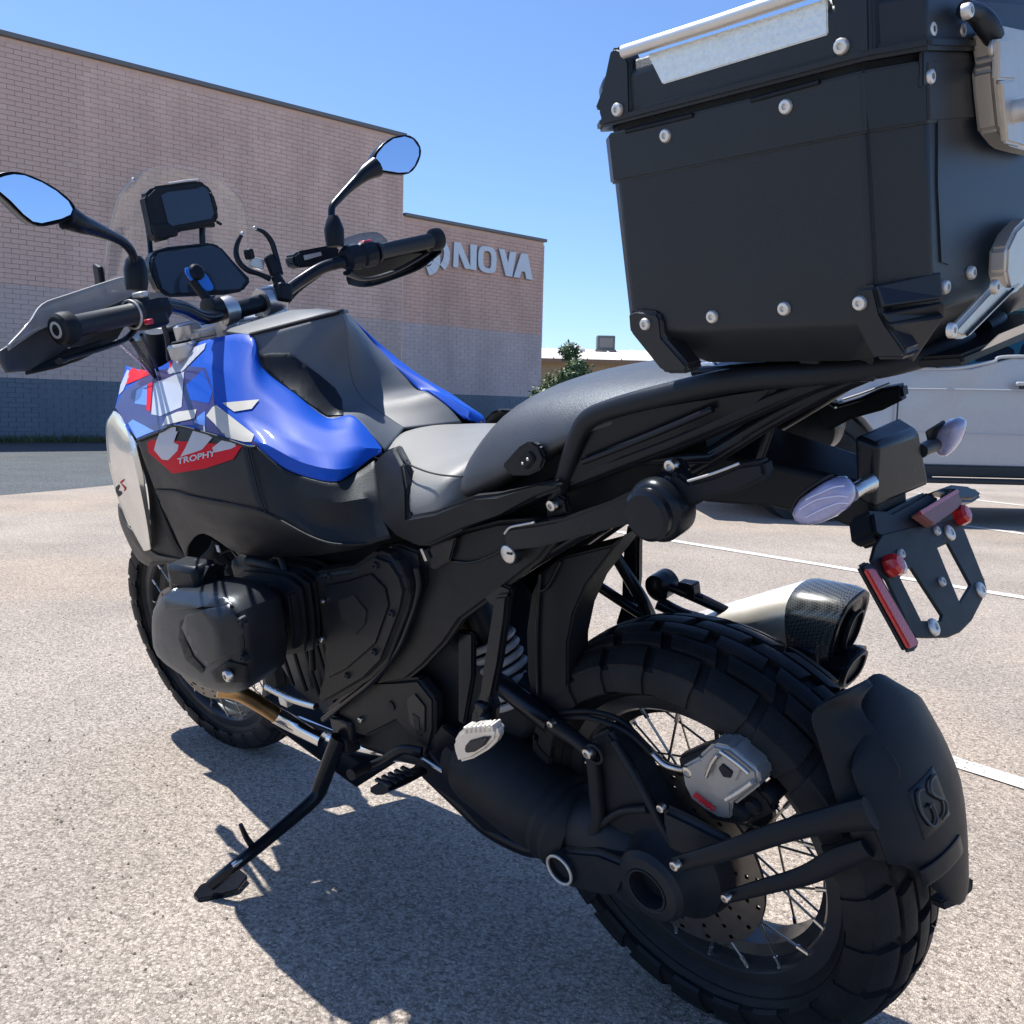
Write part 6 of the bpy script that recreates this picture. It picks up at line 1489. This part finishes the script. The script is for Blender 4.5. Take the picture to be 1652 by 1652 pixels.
gridpanel('guard_arm', [[(40, 599, .745, 0), (85, 577, .76, 0), (110, 561, .755, 0), (140, 556, .75, 0), (165, 548, .75, 0)], [(42, 600, .742, 0), (88, 592, .75, 0), (120, 583, .75, 0), (145, 572, .75, 0), (163, 558, .75, 0)]], M['rubber'], hgl, n=3, th=.006)
hgr = gridpanel('hand_guard', [
 [(717, 388, .91, 0), (690, 395, .93, 0), (650, 404, .96, 0), (610, 414, .99, 0), (562, 428, 1.01, 0)],
 [(712, 404, .94, 0), (684, 424, .98, 0), (640, 442, 1.01, 0), (600, 456, 1.03, 0), (560, 450, 1.03, 0)],
 [(706, 408, .94, 0), (676, 432, .98, 0), (638, 450, 1.01, 0), (590, 463, 1.03, 0), (564, 459, 1.03, 0)]], M['plastic_smooth'], n=4, th=.005)
hgr['label'] = 'right hand guard'
gridpanel('deflector', [[(556, 384, 1.05, 0), (580, 376, 1.05, 0), (608, 374, 1.04, 0), (624, 386, 1.03, 0)], [(556, 410, 1.05, 0), (580, 410, 1.05, 0), (608, 405, 1.04, 0), (630, 400, 1.03, 0)]], M['smoke'], hgr, n=4, th=.003)
# windscreen
ws = gridpanel('windscreen', [
 [(168, 458, 1.27, 0), (215, 440, 1.33, 0), (280, 432, 1.35, 0), (345, 432, 1.31, 0), (396, 440, 1.22, 0)],
 [(171, 415, 1.235, 0), (218, 398, 1.295, 0), (280, 392, 1.315, 0), (348, 395, 1.275, 0), (402, 405, 1.19, 0)],
 [(178, 368, 1.20, 0), (224, 350, 1.255, 0), (283, 345, 1.275, 0), (348, 350, 1.235, 0), (401, 368, 1.155, 0)],
 [(192, 318, 1.145, 0), (232, 304, 1.20, 0), (284, 299, 1.215, 0), (344, 306, 1.18, 0), (390, 326, 1.115, 0)],
 [(216, 289, 1.115, 0), (240, 274, 1.15, 0), (275, 271, 1.16, 0), (318, 276, 1.14, 0), (356, 291, 1.11, 0)]], M['clear'], n=5, th=.0035, smooth=180, lin=False)
ws['label'] = 'clear curved windscreen'
tube('screen_edge', [(168, 458, 1.269, 0), (171, 415, 1.234, 0), (178, 368, 1.199, 0), (192, 318, 1.144, 0), (216, 289, 1.114, 0)], .0014, M['silver_paint'], ws, seg=6)
bolt('screen_tip', (216, 290, 1.11, 0), M['white'], ws, .004, .004, axis=(-1, 0, 0))
bx('screen_bracket', P((161, 451, 1.27, 0)), (.03, .012, .06), M['plastic'], ws, R=rotz(0) @ roty(-.35), bev=.004)
# instrument display and mounting bars
tft = slab('display', [(241, 418, 1.10, 0), (251, 404, 1.10, 0), (272, 398, 1.10, 0), (341, 391, 1.10, 0), (357, 397, 1.10, 0), (377, 420, 1.095, 0), (407, 452, 1.09, 0), (393, 470, 1.085, 0), (368, 475, 1.085, 0), (272, 479, 1.085, 0), (258, 470, 1.085, 0), (244, 440, 1.09, 0)], .03, M['plastic_smooth'], bike, .005, direction=(1, 0, 0), seg=3)
tft['label'] = 'wide dark instrument display'
slab('screen_glass', [(248, 418, 1.0975, 0), (256, 408, 1.0975, 0), (341, 396, 1.0975, 0), (356, 402, 1.0975, 0), (397, 452, 1.0865, 0), (388, 466, 1.084, 0), (274, 474, 1.083, 0), (262, 466, 1.084, 0)], .002, M['screen'], tft, .0008, direction=(1, 0, 0))
tube('mount_bar', [(239, 370, 1.14, 0), (242, 395, 1.14, 0), (244, 425, 1.13, 0)], .005, M['frame'], tft); tube('mount_bar', [(326, 362, 1.12, 0), (326, 380, 1.12, 0), (327, 400, 1.12, 0)], .0065, M['frame'], tft)
tube('mount_bar', [(238, 372, 1.14, 0), (280, 366, 1.13, 0), (345, 362, 1.12, 0)], .006, M['frame'], tft)
gps = thing('navigation_unit', 'rugged black navigation unit mounted above the wide dash display behind the windscreen', 'navigation unit', frame=BIKE)
gb = slab('casing', [(234, 314, 1.09, 0), (248, 300, 1.09, 0), (272, 297, 1.09, 0), (320, 290, 1.09, 0), (334, 296, 1.09, 0), (346, 311, 1.09, 0), (355, 341, 1.088, 0), (350, 362, 1.086, 0), (322, 368, 1.085, 0), (290, 373, 1.085, 0), (272, 386, 1.084, 0), (256, 390, 1.084, 0), (248, 382, 1.085, 0), (243, 357, 1.087, 0)], .034, M['rubber'], gps, .006, direction=(1, 0, 0), seg=3)
slab('screen', [(258, 314, 1.0875, 0), (270, 308, 1.0875, 0), (330, 301, 1.0875, 0), (338, 308, 1.0875, 0), (347, 344, 1.0855, 0), (342, 354, 1.085, 0), (278, 366, 1.084, 0), (270, 360, 1.0845, 0)], .004, M['screen'], gps, .002, direction=(1, 0, 0))
tube('top_edge_highlight', [(272, 296, 1.092, 0), (300, 292, 1.092, 0), (320, 290, 1.092, 0)], .0022, M['silver_paint'], gps, n=3)  # highlight along the casing's upper edge, painted in as a thin silver strip
for k in range(5): bx('side_key', P((339 + k * 2.2, 314 + k * 9, 1.09, 0)), (.012, .006, .007), M['rubber'], gps, bev=.002)
tube('cable_stub', [(350, 358, 1.09, 0), (357, 362, 1.09, 0)], .003, M['rubber'], gps, curve=False)
bx('cradle', P((262, 372, 1.10, 0)), (.03, .05, .03), M['rubber'], gps, bev=.005)
# phone mount with blue lever
pmnt = thing('phone_mount', 'small phone mount with a bright blue locking lever in front of the dash display', 'phone mount', frame=BIKE)
lathe('mount_head', (316, 440, .93, 0), (-1, -.1, .35), [(.014, -.006), (.015, 0), (.015, .006), (.011, .009), (0, .009)], M['plastic'], pmnt, 24)
slab('lever', [(299, 436, .925, 0), (302, 430, .925, 0), (308, 433, .925, 0), (313, 446, .925, 0), (320, 449, .925, 0), (327, 447, .925, 0), (331, 440, .925, 0), (336, 445, .925, 0), (346, 463, .922, 0), (344, 468, .922, 0), (336, 470, .922, 0), (327, 467, .922, 0), (313, 456, .925, 0), (303, 445, .925, 0)], .007, M['blueclip'], pmnt, .002, direction=(1, 0, 0))
tube('arm', [(310, 452, .93, 0), (325, 472, .925, 0), (342, 492, .92, 0)], [.008, .008, .011], M['plastic'], pmnt); lathe('bar_band', P((344, 498, .915, 0)), P(HB[7]) - P(HB[6]), [(.014, -.014), (.022, -.012), (.022, .012), (.014, .014)], M['plastic'], pmnt, 20)
# claw style holder on the bar
ch = thing('claw_holder', 'open black claw shaped holder clamped to the handlebar beside the silver yoke', 'holder', frame=BIKE)
tube('claw_arm', [(391, 377, .96, 0), (383, 393, .96, 0), (381, 410, .96, 0), (388, 426, .955, 0), (402, 437, .95, 0), (420, 443, .945, 0), (436, 450, .94, 0)], [.0035, .0045, .0055, .0055, .0055, .005, .006], M['plastic_smooth'], ch)
tube('claw_arm', [(411, 369, .96, 0), (426, 375, .96, 0), (438, 390, .958, 0), (444, 408, .955, 0), (449, 425, .95, 0), (453, 444, .945, 0)], [.0035, .0045, .0055, .0055, .005, .006], M['plastic_smooth'], ch)
bolt('claw_pad', (391, 377, .957, 0), M['silver_paint'], ch, .004, .003, axis=(-1, 0, 0)); bolt('claw_pad', (411, 368, .957, 0), M['silver_paint'], ch, .004, .003, axis=(-1, 0, 0))
slab('claw_frame', [(428, 415, .95, 0), (440, 408, .95, 0), (452, 432, .945, 0), (457, 442, .945, 0), (440, 446, .945, 0)], .010, M['plastic'], ch, .002, direction=(1, 0, 0))
bx('thumb_knob', P((402, 410, .965, 0)), (.02, .014, .02), M['plastic'], ch, bev=.004); bx('claw_back', P((414, 425, .965, 0)), (.010, .03, .022), M['silver_paint'], ch, R=rotx(.4), bev=.003)
tube('claw_stem', [(445, 446, .94, 0), (455, 466, .93, 0), (460, 484, .925, 0)], [.010, .012, .010], M['plastic'], ch); bx('claw_clamp', P((456, 472, .93, 0)), (.03, .032, .036), M['plastic'], ch, R=rotx(.3), bev=.006)

# ================================================================== TOP CASE
BXR = BIKE.R @ rotz(rad(-2.32)) @ roty(0) @ rotx(rad(2.08))
BOXF = Frame(BXR, BIKE.R @ V(-.275, -.0095, 1.2629))
FR = BOXF
box = thing('top_case', 'large black aluminium top case bolted on the rear carrier of the motorcycle', 'top case', frame=BOXF)
M['case'] = mat('black_powder_coated_aluminium', (0.014, 0.016, 0.020), 0.30, metal=0.0, nscale=5, bump=.25, bscale=1400, dust=.02, rv=.05)
M['casecorner'] = mat('black_nylon_corner', (0.014, 0.015, 0.018), 0.38, nscale=14, bump=.2, bscale=900)
M['latch'] = mat('brushed_steel_latch', (0.60, 0.56, 0.50), 0.42, metal=.75, nscale=30, bump=.15)
M['cheq'] = mat('bare_aluminium_plate', (0.72, 0.73, 0.70), 0.42, metal=.9, nscale=220, var=.18, bump=.6, bscale=350)
a_, w_, cx_, cy_ = .1263, .2077, .0363, .0316
def boct(z, ins=0.0, insx=0.0):
    a, w = a_ - ins - insx, w_ - ins
    return [V(a, w, z), V(-a, w, z), V(-a - cx_, w - cy_, z), V(-a - cx_, -w + cy_, z), V(-a, -w, z), V(a, -w, z), V(a + cx_ * .9, -w + cy_, z), V(a + cx_ * .9, w - cy_, z)]
ZB = -.1955
body = loft('case_body', [boct(ZB - .042, .050), boct(ZB - .006, .004), boct(ZB, .0), boct(-.008, 0)], M['case'], box, sub=0, smooth=20); bevel(body, .003, 3, 20)
bend = slab('top_rim', boct(-.006, -.003), .045, M['case'], box, .002, direction=(0, 0, -1))
lid = loft('lid', [boct(.0, -.004), boct(.040, -.004), boct(.052, .004), boct(.053, .03)], M['case'], box, sub=0, smooth=20); bevel(lid, .003, 3, 20)
slab('seal', boct(.003, .003), .012, M['rubber'], box, .001, direction=(0, 0, -1))
slab('lid_rim', boct(.010, -.008), .010, M['casecorner'], lid, .003, direction=(0, 0, -1))
BX = lambda px, py, lift=0.0: FR.at(px, py, w_ + lift)
zb = zz(940, 0, 2.320)
Bq = lambda x, y, lift=0.0: BX(*zb(x, y), lift)
# corner protectors: bottom front, bottom rear, lid corners
slab('corner_guard', [Bq(165, 1170, .006), Bq(195, 1158, .006), Bq(275, 1168, .006), Bq(292, 1190, .006), Bq(300, 1262, .006), Bq(395, 1372, .004), Bq(388, 1400, .002), Bq(310, 1400, .002), Bq(290, 1390, .002), Bq(170, 1240, .004)], .026, M['casecorner'], box, .005, seg=3)
slab('corner_guard', [Bq(1000, 1100, .006), Bq(1030, 1072, .006), Bq(1095, 1066, .006), Bq(1120, 1170, .006), Bq(1138, 1206, .006), Bq(1215, 1320, .004), Bq(1205, 1348, .002), Bq(1088, 1348, .002), Bq(1008, 1200, .005)], .026, M['casecorner'], box, .005, seg=3)
# rear corner wedge wrapping the chamfer
def RP(px, py, lift=0): return FR.at(px, py, -(a_ + cx_) - lift, 0)
cw = [Bq(1095, 1072, .004), RP(*zb(1335, 1020), .002), RP(*zb(1340, 1120), .004), Bq(1125, 1150, .008)]
mkq = lambda nm, q, m, th=.006: bevel(solid(mk(nm, q, [(0, 1, 2, 3)] if len(q) == 4 else [(0, 1, 2)], m, box, 0), th, 0), .0015)
mkq('corner_strap', cw, M['casecorner'])
mkq('corner_strap', [Bq(1122, 1170, .008), RP(*zb(1345, 1130), .004), RP(*zb(1348, 1180), .0), Bq(1140, 1205, .006)], M['casecorner'])
bt = [Bq(1136, 1206, .008), RP(*zb(1346, 1174), .003), FR.at(*zb(1226, 1350), .172)]
mkq('corner_wedge', bt, M['casecorner'], .008)
# lid corners
slab('lid_corner', [BX(982, 80, .006), BX(990, 74, .006), BX(1006, 80, .006), BX(1016, 100, .006), BX(1018, 188, .008), BX(975, 205, .008), BX(968, 196, .008), BX(962, 176, .008)], .02, M['casecorner'], lid, .004, seg=3)
slab('lid_corner', [BX(1336, -22, .004), BX(1405, -46, .004), BX(1408, 88, .007), BX(1345, 104, .007)], .02, M['casecorner'], lid, .004, seg=3)
# lid side rail and bare plate
slab('lid_plate', [BX(1044, 88, .004), BX(1334, -2, .004), BX(1335, 56, .006), BX(1068, 136, .006)], .006, M['cheq'], lid, .001)
tube('lid_rail', [BX(1006, 84, .012), BX(1150, 38, .012), BX(1345, -28, .012)], .0058, M['alu'], lid, curve=False, seg=14)
rr_ = [V(p[0], -p[1], p[2]) for p in (BX(1006, 84, .012), BX(1345, -28, .012))]
tube('lid_rail', rr_, .0058, M['alu'], lid, curve=False, seg=14)
slab('lid_block', [BX(958, 176, .004), BX(984, 108, .004), BX(990, 112, .004), BX(972, 180, .004)], .02, M['casecorner'], lid, .002)
# pressed recess lines and crease seams on the side
for q in ((1010, 212, 1118, 186), (1212, 162, 1322, 132)): tube('pressed_slot', [BX(q[0], q[1], .0032), BX(q[2], q[3], .0032)], .0022, M['rubber'], body, curve=False, seg=6)
tube('crease', [BX(1392, 112, .0006), BX(1403, 250, .0006), BX(1415, 458, .0006)], .0010, M['rubber'], body, seg=6)
tube('crease', [BX(1000, 252, .0006), BX(1200, 204, .0006), BX(1388, 158, .0006)], .0006, M['rubber'], body, seg=6)
# rivets with hex sockets
for q, l in (((1074, 219), .003), ((1268, 172), .003), ((1149, 511), .001), ((1265, 498), .001), ((1041, 523), .0065), ((1387, 489), .0065), ((996, 177), .009), ((1357, 75), .008)):
    o = bolt('rivet', BX(*q, l), M['alu'], box, .0062, .003)
# rear face hardware
for q in ((1502, 48), (1550, 50), (1500, 124), (1574, 121), (1525, 463), (1567, 440)): bolt('rivet', RP(*q, .002), M['alu'], box, .0058, .003, axis=(-1, 0, 0))
slab('rear_band', [RP(1490, 82, .002), RP(1600, 84, .002), RP(1700, 86, .002), RP(1700, 128, .002), RP(1600, 134, .002), RP(1490, 140, .002)], .004, M['case'], box, .001, direction=(1, 0, 0))
# pressed swage on the rear sheet
def rearpress(): 
    vs = []; pts = [(1512, 170), (1548, 168), (1560, 250), (1545, 300), (1540, 400), (1532, 430), (1518, 425), (1512, 300)]
    return slab('pressed_panel', [RP(*q, .0015) for q in pts], .003, M['case'], body, .0014, direction=(1, 0, 0))
rearpress()
# latches
def latch(side, pts, th, nm, dep=.022):
    return slab(nm, [RP(px, py, dep) for px, py in pts], th, M['latch'], box, .003, direction=(1, 0, 0), seg=3)
latch(0, [(1602, 44), (1622, 40), (1650, 46), (1700, 56), (1700, 250), (1660, 242), (1632, 234), (1612, 208), (1606, 150), (1603, 110), (1608, 92)], .018, 'lid_latch')
slab('latch_cover', [RP(1612, 62, .030), RP(1645, 60, .030), RP(1640, 130, .030), RP(1612, 128, .030)], .006, M['latch'], box, .002, direction=(1, 0, 0))
slab('latch_cover', [RP(1616, 130, .030), RP(1644, 128, .030), RP(1650, 236, .030), RP(1626, 230, .030)], .006, M['latch'], box, .002, direction=(1, 0, 0))
tube('latch_keeper', [RP(1556, 15, .012), RP(1575, 22, .014), RP(1592, 40, .018), RP(1604, 62, .02)], [.007, .008, .009, .008], M['case'], box)
bolt('latch_pin', RP(1560, 18, .018), M['alu'], box, .006, .004, axis=(-1, 0, 0)); bolt('latch_pin', RP(1603, 79, .024), M['latch'], box, .007, .002, axis=(-1, 0, 0)); lathe('key_barrel', RP(1638, 180, .030), (-1, 0, 0), [(.009, 0), (.009, .012), (.006, .014), (0, .014)], M['alu'], box, 18)
latch(1, [(1626, 400), (1640, 370), (1658, 352), (1700, 345), (1700, 430), (1662, 446), (1650, 468), (1632, 476), (1624, 440)], .016, 'base_latch')
lt = slab('base_latch_arm', [RP(1541, 530, .026), RP(1606, 460, .026), RP(1618, 456, .026), (RP(1632, 466, .026)), RP(1655, 456, .026), RP(1572, 540, .026), RP(1556, 548, .026), RP(1544, 542, .026)], .009, M['latch'], box, .004, direction=(1, 0, 0), seg=3)
bolt('latch_pin', RP(1535, 533, .030), M['alu'], box, .006, .003, axis=(-1, 0, 0)); bolt('latch_pin', RP(1605, 463, .030), M['latch'], box, .006, .003, axis=(-1, 0, 0))
tube('latch_groove', [RP(1560, 540, .0275), RP(1605, 495, .0275), RP(1634, 466, .0275)], .0012, M['rubber'], box, curve=False)
slab('base_strip', [V(-.17, .10, ZB - .044), V(-.17, -.10, ZB - .044), V(-.185, -.10, ZB - .03), V(-.185, .10, ZB - .03)], .004, M['alu'], box, .001, direction=(.7, 0, -.3))
slab('rear_reflector_strip', [RP(1500, 10, .003), RP(1530, -14, .003), RP(1640, -14, .003), RP(1640, 8, .003)], .004, M['casecorner'], lid, .001, direction=(1, 0, 0))
FR = BIKE
bx('case_adapter', V(-.27, 0, 1.024), (.22, .16, .012), M['plastic'], bike, bev=.002)
